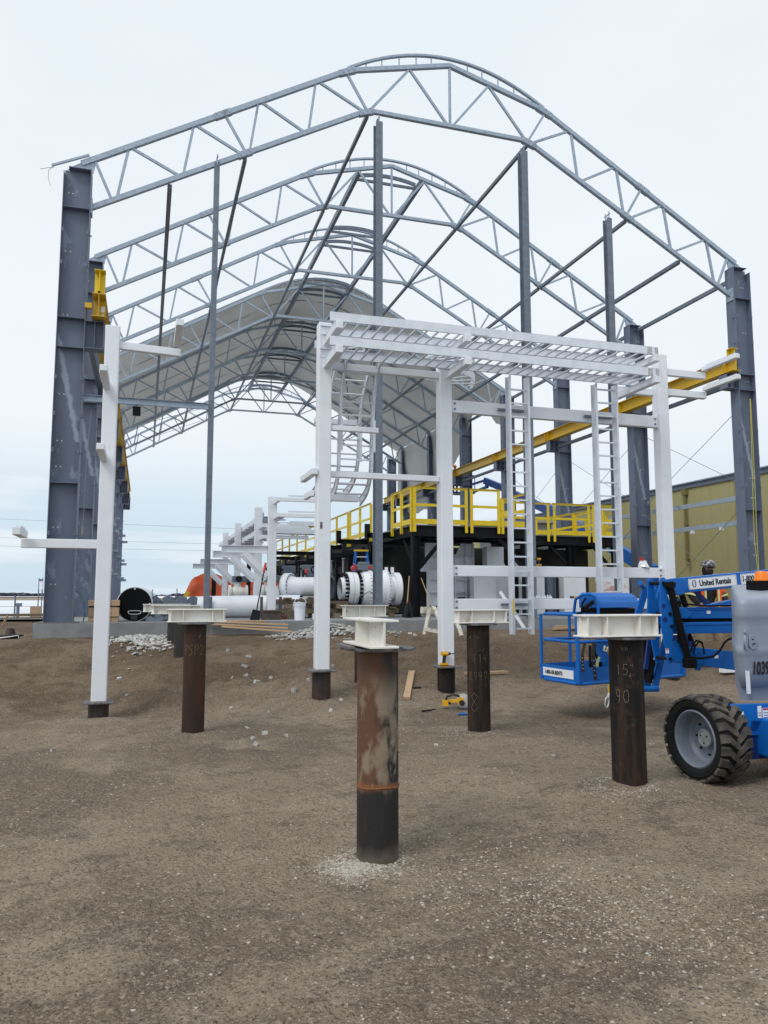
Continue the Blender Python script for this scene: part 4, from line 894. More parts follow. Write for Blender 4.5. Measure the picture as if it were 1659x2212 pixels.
# --- moulded hood
def hood():
    m = MB(); n = 26; rings = []
    def ring_(z, x0, y0, r, x1=7.1, y1=6.75):
        pts = []; 
        for (cx_, cy_, a0) in ((x0+r, y0+r, 180), (x1-r, y0+r, 270), (x1-r, y1-r, 0), (x0+r, y1-r, 90)):
            for k in range(7): a = R(a0+15*k); X__ = cx_+r*math.cos(a); Y__ = cy_+r*math.sin(a); pts.append((X__ + .82*max(0, Y__-y0-r)*max(0, min(1, (6.9-X__)/1.6)), Y__, z))
        return pts
    prof = [(.735, 5.06, 5.665, .07), (.84, 5.05, 5.655, .07), (.852, 5.045, 5.650, .07), (.862, 5.025, 5.618, .07), (1.0, 4.995, 5.600, .07), (1.10, 4.980, 5.590, .07), (1.13, 4.972, 5.584, .07), (1.155, 4.962, 5.576, .07), (1.19, 4.965, 5.576, .07), (1.22, 4.978, 5.580, .07),
            (1.38, 4.975, 5.565, .07), (1.44, 4.972, 5.562, .07), (1.455, 4.965, 5.556, .07), (1.48, 4.962, 5.552, .07), (1.565, 4.962, 5.548, .07), (1.60, 4.970, 5.555, .065), (1.622, 4.988, 5.574, .055), (1.632, 5.02, 5.605, .05)]
    R_ = [ring_(*p) for p in prof]; k = len(R_[0]); vs = [v for r_ in R_ for v in r_]
    # crown rises towards the middle of the hood
    vs = [(x, y, z + (.13*sm((x-4.95)/.9)*(1 if z > 1.55 else 0))) for x, y, z in vs]
    fs = [(j*k+i, j*k+(i+1) % k, (j+1)*k+(i+1) % k, (j+1)*k+i) for j in range(len(R_)-1) for i in range(k)]
    fs.append(tuple((len(R_)-1)*k+i for i in range(k)))
    m.add(vs, fs, True); return m
hd = hood().build('hood', hoodm, lift)
text_obj('1039', .158, ltext, hd, (5.065, 5.594, .968), (1, 0, 0), (0, -.11, 1), 'stencil_number', .004, .60)
# raised emblem, only its letter forms
text_obj('ie', .24, hoodm, hd, (4.975, 5.574, 1.195), (1, 0, 0), (0, -.07, 1), 'raised_emblem', .006, .75, .012)
m = MB(); m.bar((5.052, 5.628, .80), (5.028, 5.606, 1.0), .034, .002, (-.55, -.8, 0)); m.build('side_sticker', labelm, lift)
m = MB(); m.box(5.58, 5.70, 5.540, 5.5435, 1.50, 1.62); m.box(5.62, 5.70, 5.542, 5.5455, 1.32, 1.42); m.build('sticker', labelm, lift)
# beacon
m = MB(); m.box(5.56, 5.76, 5.98, 6.16, 1.70, 1.79); m.build('beacon_base', blackm, lift)
m = MB(); m.lathe((5.665, 6.07, 1.79), (0, 0, 1), [(0, .072), (.01, .072), (.075, .056), (.092, .05), (.095, 0)], 20); m.build('beacon', orangep, lift)
# --- the boom, folded: plane Y = 7.6, running along X
BY = 7.6
def slab(name, pts, y0, y1, m_, bev=.006, par=None): return MB().prism(pts, (0, y0, 0), (1, 0, 0), (0, 0, 1), y1-y0, (0, 1, 0)).build(name, m_, par or lift, bevel=bev)
pboom = slab('primary_boom', [(5.72, 1.66), (5.72, 1.835), (8.2, 2.05), (8.2, 1.88), (5.72, 1.66)][:4], BY-.075, BY+.075, blue)
slab('boom_bracket', [(5.72, 1.655), (5.72, 1.84), (5.88, 1.855), (5.965, 1.79), (5.965, 1.74), (5.88, 1.655)], BY-.095, BY-.077, blue)
plate_o = [(5.565, 1.82), (5.58, 1.845), (5.605, 1.855), (5.63, 1.85), (5.648, 1.82), (5.66, 1.65), (5.712, 1.53), (5.728, 1.38), (5.722, 1.26), (5.695, 1.10), (5.700, .94), (5.685, .90), (5.655, .885), (5.63, .905), (5.615, 1.0), (5.565, 1.25), (5.552, 1.50), (5.562, 1.64)]
slab('link_plate', plate_o, BY-.125, BY-.105, blue); slab('link_plate', plate_o, BY+.105, BY+.125, blue)
m = MB()
for x, z in ((5.605, 1.79), (5.675, 1.445), (5.690, 1.305), (5.655, .945)): m.tube((x, BY-.14, z), (x, BY+.14, z), .020, 16)
m.build('pivot_pin', blackst, lift)
m = MB()
for x, z, r_ in ((5.600, 1.535, .026), (5.612, 1.38, .030)):
    m.lathe((x, BY-.1275, z), (0, -1, 0), [(0, 0), (0, r_)], 20, False)
    m.add([], [])
m.build('plate_hole', dblue, lift)
m = MB(); m.box(5.60, 5.645, BY-.1275, BY-.126, 1.005, 1.06); m.build('sticker', labelm, lift); m = MB(); m.box(5.602, 5.643, BY-.129, BY-.128, 1.048, 1.058); m.build('warning_stripe', redp, lift)
for z0, z1, x0 in ((1.385, 1.515, 5.74), (1.215, 1.345, 5.74)):
    slab('upper_riser', [(x0, z0), (x0, z1), (8.0, z1+.0), (8.0, z0)], BY-.07, BY+.07, blue)
    slab('riser_lip', [(5.93, z1-.032), (5.93, z1-.022), (8.0, z1-.022), (8.0, z1-.032)], BY-.076, BY-.0705, blue, .002)
slab('riser_bracket', [(5.75, 1.40), (5.75, 1.53), (5.90, 1.51), (5.985, 1.46), (5.985, 1.43), (5.93, 1.385)], BY-.095, BY-.078, blue)
slab('lower_riser', [(5.74, .90), (5.74, 1.075), (5.80, 1.09), (8.0, .845), (8.0, .60)], BY-.07, BY+.07, blue)
slab('riser_bracket', [(5.72, .91), (5.72, 1.13), (5.76, 1.145), (5.90, .97), (5.90, .93), (5.855, .885)], BY-.105, BY-.08, blue)
slab('riser_bracket', [(6.0, .84), (6.02, .98), (6.05, 1.03), (6.12, .96), (6.11, .86), (6.07, .80), (6.02, .805)], BY-.105, BY-.08, blue)
slab('wedge_cover', [(6.14, 1.525), (6.72, 1.615), (6.90, 1.615), (6.90, 1.525)], BY-.06, BY-.05+.1, blue)
slab('riser_strut', [(6.30, 1.52), (6.42, 1.52), (6.20, 1.70), (6.13, 1.70)][::-1], BY+.02, BY+.05, dblue)
m = MB(); m.tube((5.675, BY-.15, 1.745), (5.885, BY-.15, .90), .040, 20); m.build('hydraulic_cylinder', blackm, lift)
m = MB(); m.tube((5.665, BY-.15, 1.80), (5.68, BY-.15, 1.73), .05, 16); m.box(5.60, 5.72, BY-.19, BY-.11, 1.75, 1.80); m.build('cylinder_eye', blackm, lift); m = MB(); m.box(5.83, 5.96, BY-.20, BY-.10, .84, .95); m.build('cylinder_eye', blackm, lift, bevel=.012)
m = MB(); m.tube((5.735, BY-.12, 1.66), (5.91, BY-.12, 1.02), .018, 12); m.build('cylinder_pipe', blackst, lift)
m = MB(); m.tube((5.99, BY+.06, 1.66), (6.04, BY+.06, 1.52), .035, 12); m.tube((6.05, BY+.06, 1.20), (6.13, BY+.06, 1.02), .04, 12); m.build('hydraulic_cylinder', blackst, lift)
m = MB()
m.path([(5.93, BY-.14, 1.02), (5.935, BY-.16, 1.09), (5.99, BY-.16, 1.145), (6.06, BY-.15, 1.13), (6.10, BY-.14, 1.06), (6.12, BY-.12, .99)], .010, 8)
m.path([(5.955, BY-.14, .99), (5.965, BY-.16, 1.07), (6.02, BY-.16, 1.125), (6.08, BY-.15, 1.12)], .010, 8)
m.path([(5.93, BY-.14, .955), (6.05, BY-.17, .945), (6.20, BY-.18, .965), (6.30, BY-.17, 1.03), (6.38, BY-.15, 1.11), (6.46, BY-.13, 1.15), (6.6, BY-.1, 1.16)], .013, 8)
m.path([(5.70, BY-.13, 1.62), (5.72, BY-.16, 1.50), (5.74, BY-.16, 1.30), (5.76, BY-.15, 1.12)], .009, 6)
m.path([(5.74, BY-.10, 1.60), (5.90, BY-.10, 1.555), (6.2, BY-.09, 1.53), (6.7, BY-.09, 1.535)], .010, 6)
m.build('hydraulic_hose', blackm, lift)
for x, z in ((6.22, 1.44), (6.30, .93), (5.80, 1.02)): m = MB(); m.box(x, x+.05, BY-.0765, BY-.0705-.0005, z, z+.035); m.build('sticker', labelm, lift)
m = MB(); m.box(5.80, 5.95, BY-.07, BY+.02, 1.03, 1.20); m.box(5.96, 6.02, BY-.05, BY+.03, 1.06, 1.13); m.build('valve_block', dblue, lift)
m = MB(); m.box(5.74, 8.0, BY-.05, BY+.05, 1.346, 1.384); m.build('cable_track', blackm, lift)
m = MB(); m.path([(6.62, BY-.2, 1.16), (6.63, BY-.2, 1.30)], .012, 8); m.build('fitting_red', redp, lift); m = MB(); m.path([(6.615, BY-.2, 1.24), (6.605, BY-.2, 1.34)], .013, 8); m.build('fitting_yellow', lime, lift)
# decals with lettering along the boom's slope
dx = Vector((1, 0, .0855)).normalized(); up_ = Vector((-.0855, 0, 1)).normalized(); yb = BY-.0785
def decal(x0, x1, z0, h, name='decal'):
    m = MB(); o_ = Vector((x0, yb, z0)); L = x1-x0; r_ = .018; pts = []
    for cx_, cy_, a0 in ((L-r_, r_, 270), (L-r_, h-r_, 0), (r_, h-r_, 90), (r_, r_, 180)):
        for k in range(5): a = R(a0+22.5*k); pts.append((cx_+r_*math.cos(a), cy_+r_*math.sin(a)))
    m.prism(pts, o_, dx, up_, .0015, (0, -1, 0)); m.build(name, labelm, pboom)
    m = MB(); q = [o_ + dx*(a*.97+L*.015) + up_*(b*.93+h*.035) + Vector((0, -.002, 0)) for a, b in pts]; m.path(q, .0016, 4, True); m.build('decal_line', navyt, pboom)
decal(5.985, 6.665, 1.712, .128); decal(6.72, 7.5, 1.775, .128)
tt = yb-.003
text_obj('United Rentals', .094, ltext, pboom, (6.13, tt, 1.760), dx, up_, 'lettering', .0028, .80)
text_obj('1-800-UR-RENTS', .094, ltext, pboom, (6.735, tt, 1.812), dx, up_, 'lettering', .0028, .80)
m = MB(); o_ = Vector((6.055, tt, 1.786)); pts = [(.030*math.cos(a), .042*math.sin(a)) for a in [6.2832*i/24 for i in range(24)]]; m.prism(pts, o_, dx, up_, .001, (0, -1, 0)); m.build('logo_oval', greyt, pboom)
m = MB(); pts = [(.006+.024*math.cos(a), .042*math.sin(a)) for a in [R(-85+17*i) for i in range(11)]] + [(.010+.010*math.cos(a), .034*math.sin(a)) for a in [R(85-17*i) for i in range(11)]]; m.prism(pts, o_+Vector((0, -.0015, 0)), dx, up_, .001, (0, -1, 0)); m.build('logo_crescent', navyt, pboom)
m = MB(); pts = [(.001+.012*math.cos(a), .034*math.sin(a)) for a in [6.2832*i/20 for i in range(20)]]; m.prism(pts, o_+Vector((0, -.0028, 0)), dx, up_, .0006, (0, -1, 0)); m.build('logo_eye', labelm, pboom)
# jib arms carrying the basket
JY = 8.15
m = MB()
m.build  # noqa
slab('jib_arm', [(5.985, 1.76), (6.03, 1.72), (5.86, 1.20), (5.80, .86), (5.88, .56), (5.80, .53), (5.745, .80), (5.75, 1.1), (5.90, 1.60)][::-1], JY-.02, JY+.02, blue)
for y in (JY-.16, JY+.16):
    MB().bar((5.98, y, 1.76), (5.80, y, 1.30), .03, .09, (1, 0, 0)).build('jib_arm', blue, lift, bevel=.004)
    MB().bar((6.02, y, 1.22), (5.815, y, .55), .03, .075, (1, 0, 0)).build('jib_arm', blue, lift, bevel=.004)
    MB().bar((5.80, y, 1.30), (5.70, y, .78), .03, .055, (1, 0, 0)).build('jib_arm', dblue, lift, bevel=.004)
m = MB(); m.tube((5.55, JY-.2, .56), (5.83, JY-.2, .555), .035, 14); m.build('jib_cross_tube', blue, lift); m = MB(); m.tube((5.60, JY-.25, 1.80), (5.98, JY+.22, 1.76), .03, 14); m.build('jib_cross_tube', blue, lift)
m = MB(); m.box(5.72, 5.84, JY-.12, JY+.10, .66, 1.18); m.tube((5.86, JY-.14, 1.25), (5.75, JY-.14, .62), .04, 12); m.path([(5.80, JY-.18, 1.15), (5.74, JY-.22, 1.0), (5.80, JY-.2, .85), (5.74, JY-.2, .70)], .012, 6); m.build('rotator', blackm, lift)
m = MB(); m.tube((5.79, JY-.22, .90), (5.80, JY-.24, .93), .025, 10); m.tube((5.87, JY-.2, 1.42), (5.90, JY-.2, 1.45), .02, 8); m.build('hose_fitting', galv, lift)
# --- basket
A = Vector((5.36, 8.92, .50)); ld = Vector((.965, .262, 0)).normalized(); wd_ = Vector((-.12, .99, 0)).normalized(); LN, WD, HT = 2.15, .80, .98
bk = MB()
def BP(a, b, z): return A + ld*a + wd_*b + Vector((0, 0, z))
def loop(z, r_, inset=0.0, cr2=.10):
    pts = []
    for (a, b, s0) in ((LN-cr2, cr2, 270), (LN-cr2, WD-cr2, 0), (cr2, WD-cr2, 90), (cr2, cr2, 180)):
        for k in range(4): q = R(s0+30*k); pts.append(BP(a+cr2*math.cos(q), b+cr2*math.sin(q), z))
    return MB().path(pts, r_, 10, True)
m = MB(); m.prism([(0, 0), (LN, 0), (LN, WD), (0, WD)], A+Vector((0, 0, .035)), ld, wd_, .012, (0, 0, 1)); bsk = m.build('basket', dblue, lift)
loop(.02, .024).build('bottom_rail', blue, bsk)
def railseg(pts, z, r_, nm): MB().path([BP(a, b, z) for a, b in pts], r_, 10).build(nm, blue, bsk)
railseg([(.75, 0), (.08, 0), (.01, .06), (0, .2), (0, WD-.1), (.06, WD-.01), (.2, WD), (1.6, WD)], .90, .021, 'top_rail')
railseg([(.75, -.01), (0, -.02)], .865, .018, 'top_rail')
railseg([(.95, 0), (.08, 0), (.01, .06), (0, .2), (0, WD-.1), (.06, WD-.01), (.2, WD), (1.7, WD)], .55, .021, 'mid_rail')
for a, b, z1 in ((.0, .02, .90), (.0, WD, .90), (.55, WD, .90), (1.2, WD, .90), (.62, 0, .55), (.0, 0, .55)):
    MB().tube(BP(a, b, .02), BP(a, b, z1), .022, 10).build('basket_post', blue, bsk)
for a, b in ((.02, 0), (.66, 0), (1.70, 0), (.0, WD)):
    pass
def panel(a0, b0, a1, b1, z0, z1, m_, nm, th=.01): MB().bar(BP(a0, b0, (z0+z1)/2), BP(a1, b1, (z0+z1)/2), th, z1-z0).build(nm, m_, bsk)
panel(.02, 0, .62, 0, .04, .22, blue, 'toe_board'); panel(0, .02, 0, WD, .04, .22, blue, 'toe_board'); panel(1.05, 0, LN-.05, 0, .04, .24, blue, 'toe_board'); panel(.05, WD, LN-.05, WD, .04, .22, blue, 'toe_board')
panel(.64, -.01, 1.06, -.01, .03, .62, blue, 'mount_plate', .03); panel(.62, .02, .62, .30, .03, .56, blue, 'mount_plate', .02)
m = MB(); m.tube(BP(LN-.06, -.01, .02), BP(LN-.06, -.01, .26), .03, 12); m.build('basket_post', blue, bsk)
# console with its folded hood
m = MB(); cs = [(0, 1.00), (.03, 1.12), (.10, 1.185), (.20, 1.20), (.34, 1.16), (.40, 1.06), (.40, 1.02)]
o_ = BP(.30, -.10, 0)
m.prism([(b, z) for b, z in [(-.02, .985), (0.0, 1.06), (.05, 1.13), (.14, 1.18), (.34, 1.19), (.40, 1.14), (.40, .985)]], o_, wd_, (0, 0, 1), .80, ld); m.build('console_cover', blue, bsk, bevel=.012)
m = MB(); m.prism([(0.02, .80), (0.0, .98), (.38, .98), (.38, .72), (.1, .72)], BP(.33, -.10, 0), wd_, (0, 0, 1), .72, ld); m.build('console', blackm, bsk)
m = MB(); m.path([BP(.28, -.12, .62), BP(.28, -.12, 1.05), BP(.26, -.10, 1.14), BP(.22, -.04, 1.17), BP(.20, .10, 1.16), BP(.20, .25, 1.10), BP(.20, .3, .9)], .020, 10); m.build('console_hoop', blue, bsk)
m = MB(); m.path([BP(.14, -.03, 1.12), BP(.10, 0, 1.05), BP(.08, 0, .93), BP(.0, .0, .92)], .014, 8); m.build('console_cable', blackm, lift)
m = MB(); m.bar(BP(.10, -.03, .98), BP(.26, -.05, 1.07), .03, .05); m.build('control_bracket', blackst, lift)
ds = text_obj('1-800-UR-RENTS', .072, ltext, lift, BP(-.012, .72, .10), -wd_, (0, 0, 1), 'lettering', .002, .75)
m = MB(); m.bar(BP(-.0075, .10, .125), BP(-.0075, .76, .125), .002, .11); m.build('decal', labelm, lift)
# things hanging in or from the basket
def strap(pts, wd2, m_, name, label, cat, metal=True):
    t = thing(name, label, cat, pts[0]); m = MB()
    for a, b in zip(pts[:-1], pts[1:]): m.bar(a, b, wd2, .006, (-.6, -.8, 0))
    m.build('strap', m_, t)
    if metal:
        m = MB()
        for i in range(4):
            p = Vector(pts[-2]).lerp(Vector(pts[-1]), .2+.2*i); m.lathe(p + Vector((-.004, -.006, 0)), (-.6, -.8, 0), [(0, .003), (.001, .007)], 8)
        m.build('grommet', galv, t)
strap([BP(.10, -.03, .54), BP(.02, -.06, .40), BP(.02, -.07, .18)], .035, denim, 'harness_strap', 'leftmost black strap with eyelets hanging over the basket rail', 'strap')
strap([BP(.26, -.03, .54), BP(.22, -.06, .38), BP(.24, -.07, .06)], .038, denim, 'harness_strap', 'longer black strap with eyelets hanging in front of the basket toe board', 'strap')
hn = thing('safety_harness', 'black and yellow-green safety harness slumped on the basket floor', 'harness', BP(.4, .3, .05))
m = MB(); m.path([BP(.32, .02, .52), BP(.36, .06, .40), BP(.46, .10, .30), BP(.44, .1, .18), BP(.36, .1, .08)], .018, 6); m.path([BP(.22, 0, .50), BP(.26, .05, .3), BP(.30, .1, .12), BP(.4, .15, .07)], .02, 6); m.build('webbing', denim, hn)
m = MB(); m.path([BP(.44, .06, .34), BP(.40, .06, .26), BP(.40, .06, .16), BP(.43, .06, .06)], .02, 6); m.build('shock_pack', lime, hn)
m = MB(); m.lathe(BP(.47, .08, .06), (0, 0, 1), [(0, .03), (.05, .035), (.07, 0)], 10); m.build('buckle', redp, hn)
m = MB(); m.bar(BP(.52, .25, .16), BP(.72, .25, .16), .12, .20); m.bar(BP(.50, .2, .09), BP(.60, .2, .11), .1, .06); single(m, 'tool_bag', blackm, BP(.6, .25, .05), 'black box-shaped tool bag standing in the blue basket', 'bag')
ln = thing('lanyard', 'yellow lanyard with a large steel snap hook dangling below the basket', 'lanyard', (5.38, 8.72, .3))
def LZ(a, z, b=-.1): return BP(a, b, z-.5)
m = MB(); m.path([LZ(.42, .98), LZ(.47, .90), LZ(.52, .70), LZ(.55, .62, -.03)], .012, 6); m.path([LZ(.45, .50), LZ(.45, .38)], .013, 6); m.build('webbing', strapm, ln)
def hookpath(c, a, s): return [c + ld*(math.cos(q)*.030*s) + Vector((0, 0, math.sin(q)*.060*s)) + ld*(.012*math.sin(q)) for q in [a+6.2832*i/14 for i in range(14)]]
m = MB(); m.path(hookpath(LZ(.41, .28), 0, 1.15), .008, 8, True); m.tube(LZ(.45, .39), LZ(.43, .33), .015, 10); m.build('snap_hook', alum, ln)
m = MB(); m.path([LZ(.40, 1.0), LZ(.38, .94), LZ(.42, .92), LZ(.50, 1.02), LZ(.58, 1.06), LZ(.62, 1.04), LZ(.54, .98), LZ(.44, .95)], .012, 8); m.build('snap_hook', alum, ln)
# ================================================================ black equipment platform with yellow railings
FL = 1.035
pf = thing('equipment_platform', 'black steel platform with yellow railings inside the hall', 'platform', (10, 24, FL))
DZ = 3.70
def plank(x0, x1, y0, y1, z0, z1, nm, m_): MB().box(x0, x1, y0, y1, z0, z1).build(nm, m_, pf)
grat = mat('grating', (.30, .31, .32), .6, .3)
plank(7.35, 11.1, 21.05, 24.0, DZ-.035, DZ, 'deck', grat); plank(11.1, 15.9, 23.55, 26.6, DZ-.035, DZ, 'deck', grat); plank(7.35, 8.3, 24.0, 46, DZ-.06, DZ-.03, 'deck', grat)
def ib(p0, p1, d=.26, b=.15, nm='floor_beam'):
    m = MB(); m.ibeam(p0, p1, d, b, .014, .010); m.build(nm, blackst, pf)
zb_ = DZ-.035-.15
ib((7.33, 21.1, zb_), (11.1, 21.1, zb_), .30); ib((7.42, 21.18, zb_), (7.42, 46, zb_), .30); ib((11.03, 21.2, zb_), (11.03, 23.5, zb_), .30); ib((11.1, 23.6, zb_), (15.9, 23.6, zb_), .30); ib((15.85, 23.7, zb_), (15.85, 26.6, zb_), .30)
for y in (22.2, 23.4, 25.2, 27.4, 29.6, 32, 35, 38, 42): ib((7.5, y, zb_-.02), (11.0, y, zb_-.02), .22)
for x in (8.6, 9.8, 12.3, 13.5, 14.7): ib((x, 21.25 if x < 11 else 23.75, zb_-.03), (x, 26.4, zb_-.03), .20)
for (x, y) in ((7.45, 21.12), (11.0, 21.12), (7.45, 25.5), (7.45, 30.5), (7.45, 36), (7.45, 42), (11.3, 23.65), (14.0, 23.65), (15.8, 23.65), (15.8, 26.5)):
    m = MB(); m.ibeam((x, y, FL+.02), (x, y, zb_-.151), .22, .22, .014, .010, (1, 0, 0)); m.box(x-.16, x+.16, y-.16, y+.16, FL, FL+.02); m.build('leg', blackst, pf)
for p0, p1 in (((7.56, 21.1, 2.45), (8.35, 21.1, 3.36)), ((10.9, 21.1, 2.45), (10.1, 21.1, 3.36)), ((14.1, 23.65, 2.5), (13.2, 23.65, 3.38)), ((7.45, 21.25, 2.45), (7.45, 22.2, 3.36)), ((15.7, 23.65, 2.5), (14.9, 23.65, 3.38))):
    m = MB(); m.chan(p0, p1, .11, .05, .008); m.build('knee_brace', blackst, pf)
# cantilevered pipe-support arms with upturned ends
for y, x0, up in ((23.0, 6.55, .28), (25.9, 6.35, .30), (29.2, 6.5, .3), (33.8, 5.2, .36), (38.5, 6.1, .3)):
    m = MB(); m.chan((x0, y, 3.50), (7.4, y, 3.50), .16, .08, .010); m.build('support_arm', blackst, pf)
    m = MB(); m.chan((x0, y, 3.43), (x0, y, 3.58+up), .16, .08, .010, (1, 0, 0)); m.build('arm_end', blackst, pf)
# railings of flat bar
def rail(p0, p1, nposts, gap=False, zt=1.07, toe=True):
    p0 = Vector(p0); p1 = Vector(p1); d = (p1-p0).normalized(); n_ = Vector((d.y, -d.x, 0))*-1
    if n_.dot(Vector((0, -1, 0))) < 0 and abs(d.x) > .5: n_ = -n_
    for z, h in ((zt, .07), (zt*.53, .08)):
        m = MB(); m.bar(p0+Vector((0, 0, z)), p1+Vector((0, 0, z)), .008, h); 
        if z == zt: m.bar(p0+Vector((0, 0, z+.028)), p1+Vector((0, 0, z+.028)), .06, .008)
        if z == zt: rl_ = m.build('railing', yellow, pf)
        else: m.build('mid_rail', yellow, rl_)
    if toe: m = MB(); m.bar(p0+Vector((0, 0, .085)), p1+Vector((0, 0, .085)), .008, .15); m.build('toe_plate', yellow, rl_)
    for i in range(nposts):
        t = (i+.06)/(nposts-.88) if nposts > 1 else .5; p = p0.lerp(p1, t); m = MB()
        m.bar(p+Vector((0, 0, -.22)), p+Vector((0, 0, zt-.02)), .09, .010, n_, (0, .012)); m.bar(p+Vector((0, 0, -.22)), p+Vector((0, 0, zt-.02)), .012, .075, n_, (.03, -.02))
        m.build('rail_post', yellow, rl_)
rail((7.34, 21.0, DZ), (9.05, 21.0, DZ), 3); rail((9.12, 21.0, DZ), (10.1, 21.0, DZ), 2); rail((10.12, 21.0, DZ), (11.15, 21.0, DZ), 2, zt=.82)
rail((7.30, 21.02, DZ), (7.30, 22.95, DZ), 3); rail((7.30, 25.2, DZ), (7.30, 28.2, DZ), 3); rail((7.30, 28.3, DZ), (7.30, 34, DZ), 4); rail((7.30, 34.2, DZ), (7.30, 45.5, DZ), 6)
rail((11.2, 23.5, DZ), (13.2, 23.5, DZ), 2); rail((13.25, 23.5, DZ), (14.75, 23.5, DZ), 2); rail((14.8, 23.5, DZ), (15.9, 23.5, DZ), 2)
rail((15.92, 23.55, DZ), (15.92, 26.5, DZ), 4); rail((14.2, 26.5, DZ-.25), (15.9, 26.5, DZ+.05), 3); rail((11.15, 21.1, DZ), (11.15, 23.4, DZ), 3)
rail((16.2, 24.0, DZ-.1), (17.0, 27.5, DZ-.1), 4)
# dark pedestal block the machines stand on
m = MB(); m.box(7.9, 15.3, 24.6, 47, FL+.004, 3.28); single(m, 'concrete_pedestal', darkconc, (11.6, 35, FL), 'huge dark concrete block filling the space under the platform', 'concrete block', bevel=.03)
m = MB(); m.box(13.0, 15.2, 27.0, 29.0, 3.29, 4.45); m.box(12.6, 15.4, 27.0-.1, 29.1, 4.45, 4.50); single(m, 'machine_block', conc, (14, 28, 3.3), 'grey concrete block standing on the pedestal behind the right railing', 'concrete block', bevel=.02)
# black skid with pipe brackets along the left of the pedestal
sk_ = thing('black_skid', 'long low black steel skid full of brackets, left of the platform', 'skid', (6.6, 34, FL))
for z in (3.15, 2.55):
    m = MB(); m.chan((6.75, 23.6, z), (6.75, 46, z), .24, .09, .012); m.build('side_beam', blackst, sk_)
for i, y in enumerate((24.2, 26, 27.8, 30, 32.4, 35, 38, 41, 44.5)):
    m = MB(); m.bar((6.75, y, FL), (6.75, y, 3.2), .14, .14); m.build('upright', blackst, sk_)
    m = MB(); m.box(6.05, 6.95, y-.05, y+.05, 2.95, 3.10); m.box(6.05, 6.12, y-.06, y+.06, 2.95, 3.30); m.build('bracket', blackst, sk_)
for y in (25, 29, 33.5, 39.5):
    m = MB(); m.bar((6.75, y, 1.2), (6.75, y+1.6, 3.0), .05, .10); m.build('brace', blackst, sk_)
m = MB(); m.box(7.05, 7.12, 24.5, 45, 1.3, 3.05); m.build('side_plate', blackm, sk_)
m = MB()
for y in (26.4, 28.2, 31.1, 34, 37.4): m.box(6.60, 6.66, y, y+.02, 2.45, 2.95); m.box(6.60, 6.66, y-.2, y+.1, 2.93, 2.95)
m.build('hanger_rod', alum, sk_)

# white machine supports under the platform
ws = thing('ribbed_stand', 'tall white ribbed steel stand behind the third rack column, under the platform', 'stand', (9.1, 22.8, FL))
m = MB(); m.prism([(8.45, FL+.01), (10.0, FL+.01), (10.0, 3.30), (9.62, 3.30), (9.45, 2.95), (9.0, 2.95), (8.85, 3.30), (8.40, 3.30), (8.40, 2.75), (8.20, 2.45), (8.20, 2.40), (8.45, 2.40)], (0, 22.9, 0), (1, 0, 0), (0, 0, 1), .02, (0, 1, 0)); m.build('web_plate', white, ws)
for x in (8.46, 8.9, 9.35, 9.72, 9.99): m = MB(); m.box(x-.008, x+.008, 22.72, 22.9, FL+.01, 3.28 if x < 8.8 or x > 9.6 else 2.94); m.build('rib', white, ws)
for z in (1.35, 1.75, 2.15, 2.5, 2.85): m = MB(); m.box(8.47, 9.98, 22.74, 22.899, z-.008, z+.008); m.build('rib', white, ws)
m = MB(); m.box(8.6, 8.84, 22.70, 22.72, 1.15, 1.33); m.box(9.42, 9.66, 22.7, 22.72, 1.15, 1.6); m.build('dark_opening', blackm, ws)
w2_ = thing('box_stand', 'white box-section stand with a slanting shoulder, right of the ribbed stand', 'stand', (10.8, 23, FL))
m = MB(); m.prism([(10.52, FL+.01), (11.55, FL+.01), (11.45, 2.0), (11.12, 2.72), (11.12, 3.22), (10.52, 3.22)], (0, 22.9, 0), (1, 0, 0), (0, 0, 1), .35, (0, 1, 0)); m.build('body', white, w2_, bevel=.01)
def wpanel(x0, x1, y, z0, z1, label, d=.35, m_=white):
    m = MB(); m.box(x0, x1, y, y+d, z0, z1); single(m, 'white_box', m_, ((x0+x1)/2, y, z0), label, 'steel box', 'white steel boxes under the platform', bevel=.012)
wpanel(9.75, 10.5, 22.2, FL+.01, 2.35, 'white panel between the third rack column and the left ladder tray')
wpanel(11.5, 12.25, 22.3, FL+.01, 2.40, 'white panel seen between the two ladder trays, left one')
wpanel(12.95, 13.75, 22.3, FL+.01, 2.40, 'white panel seen between the two ladder trays, right one')
wpanel(14.5, 15.6, 22.6, FL+.01, 2.38, 'white panel with a rust blush just right of the right ladder tray', m_=mat('rust_blushed_white', (.76, .77, .80), .45, 0, [((1.5, 1.5, 2.2), 3, .48, .60, (.45, .10, .04), .7)]))
wp = thing('slanted_brace', 'white diagonal brace behind the left ladder tray', 'brace', (11, 21.8, FL))
m = MB(); m.bar((11.6, 21.8, 1.08), (10.9, 21.8, 2.9), .10, .12); m.build('brace_tube', white, wp)
wp = thing('slanted_brace', 'white diagonal leg standing on the dirt left of the blue basket', 'brace', (9.2, 17.8, .7))
m = MB(); m.bar((9.20, 17.8, ground_z(9.2, 17.8)), (8.72, 18.2, 1.75), .07, .07); m.build('brace_tube', white, wp)
for x, y in ((12.6, 22.6), (15.9, 22.8), (13.9, 23.0)):
    m = MB(); m.ibeam((x, y, FL), (x, y, 2.6), .3, .25, .015, .012, (1, 0, 0)); single(m, 'short_column', galvd, (x, y, FL), {12.6: 'grey short column between the white panels', 15.9: 'grey short column right of the rust-blushed panel', 13.9: 'grey short column behind the right ladder tray'}[x], 'column', 'short grey columns under the platform')
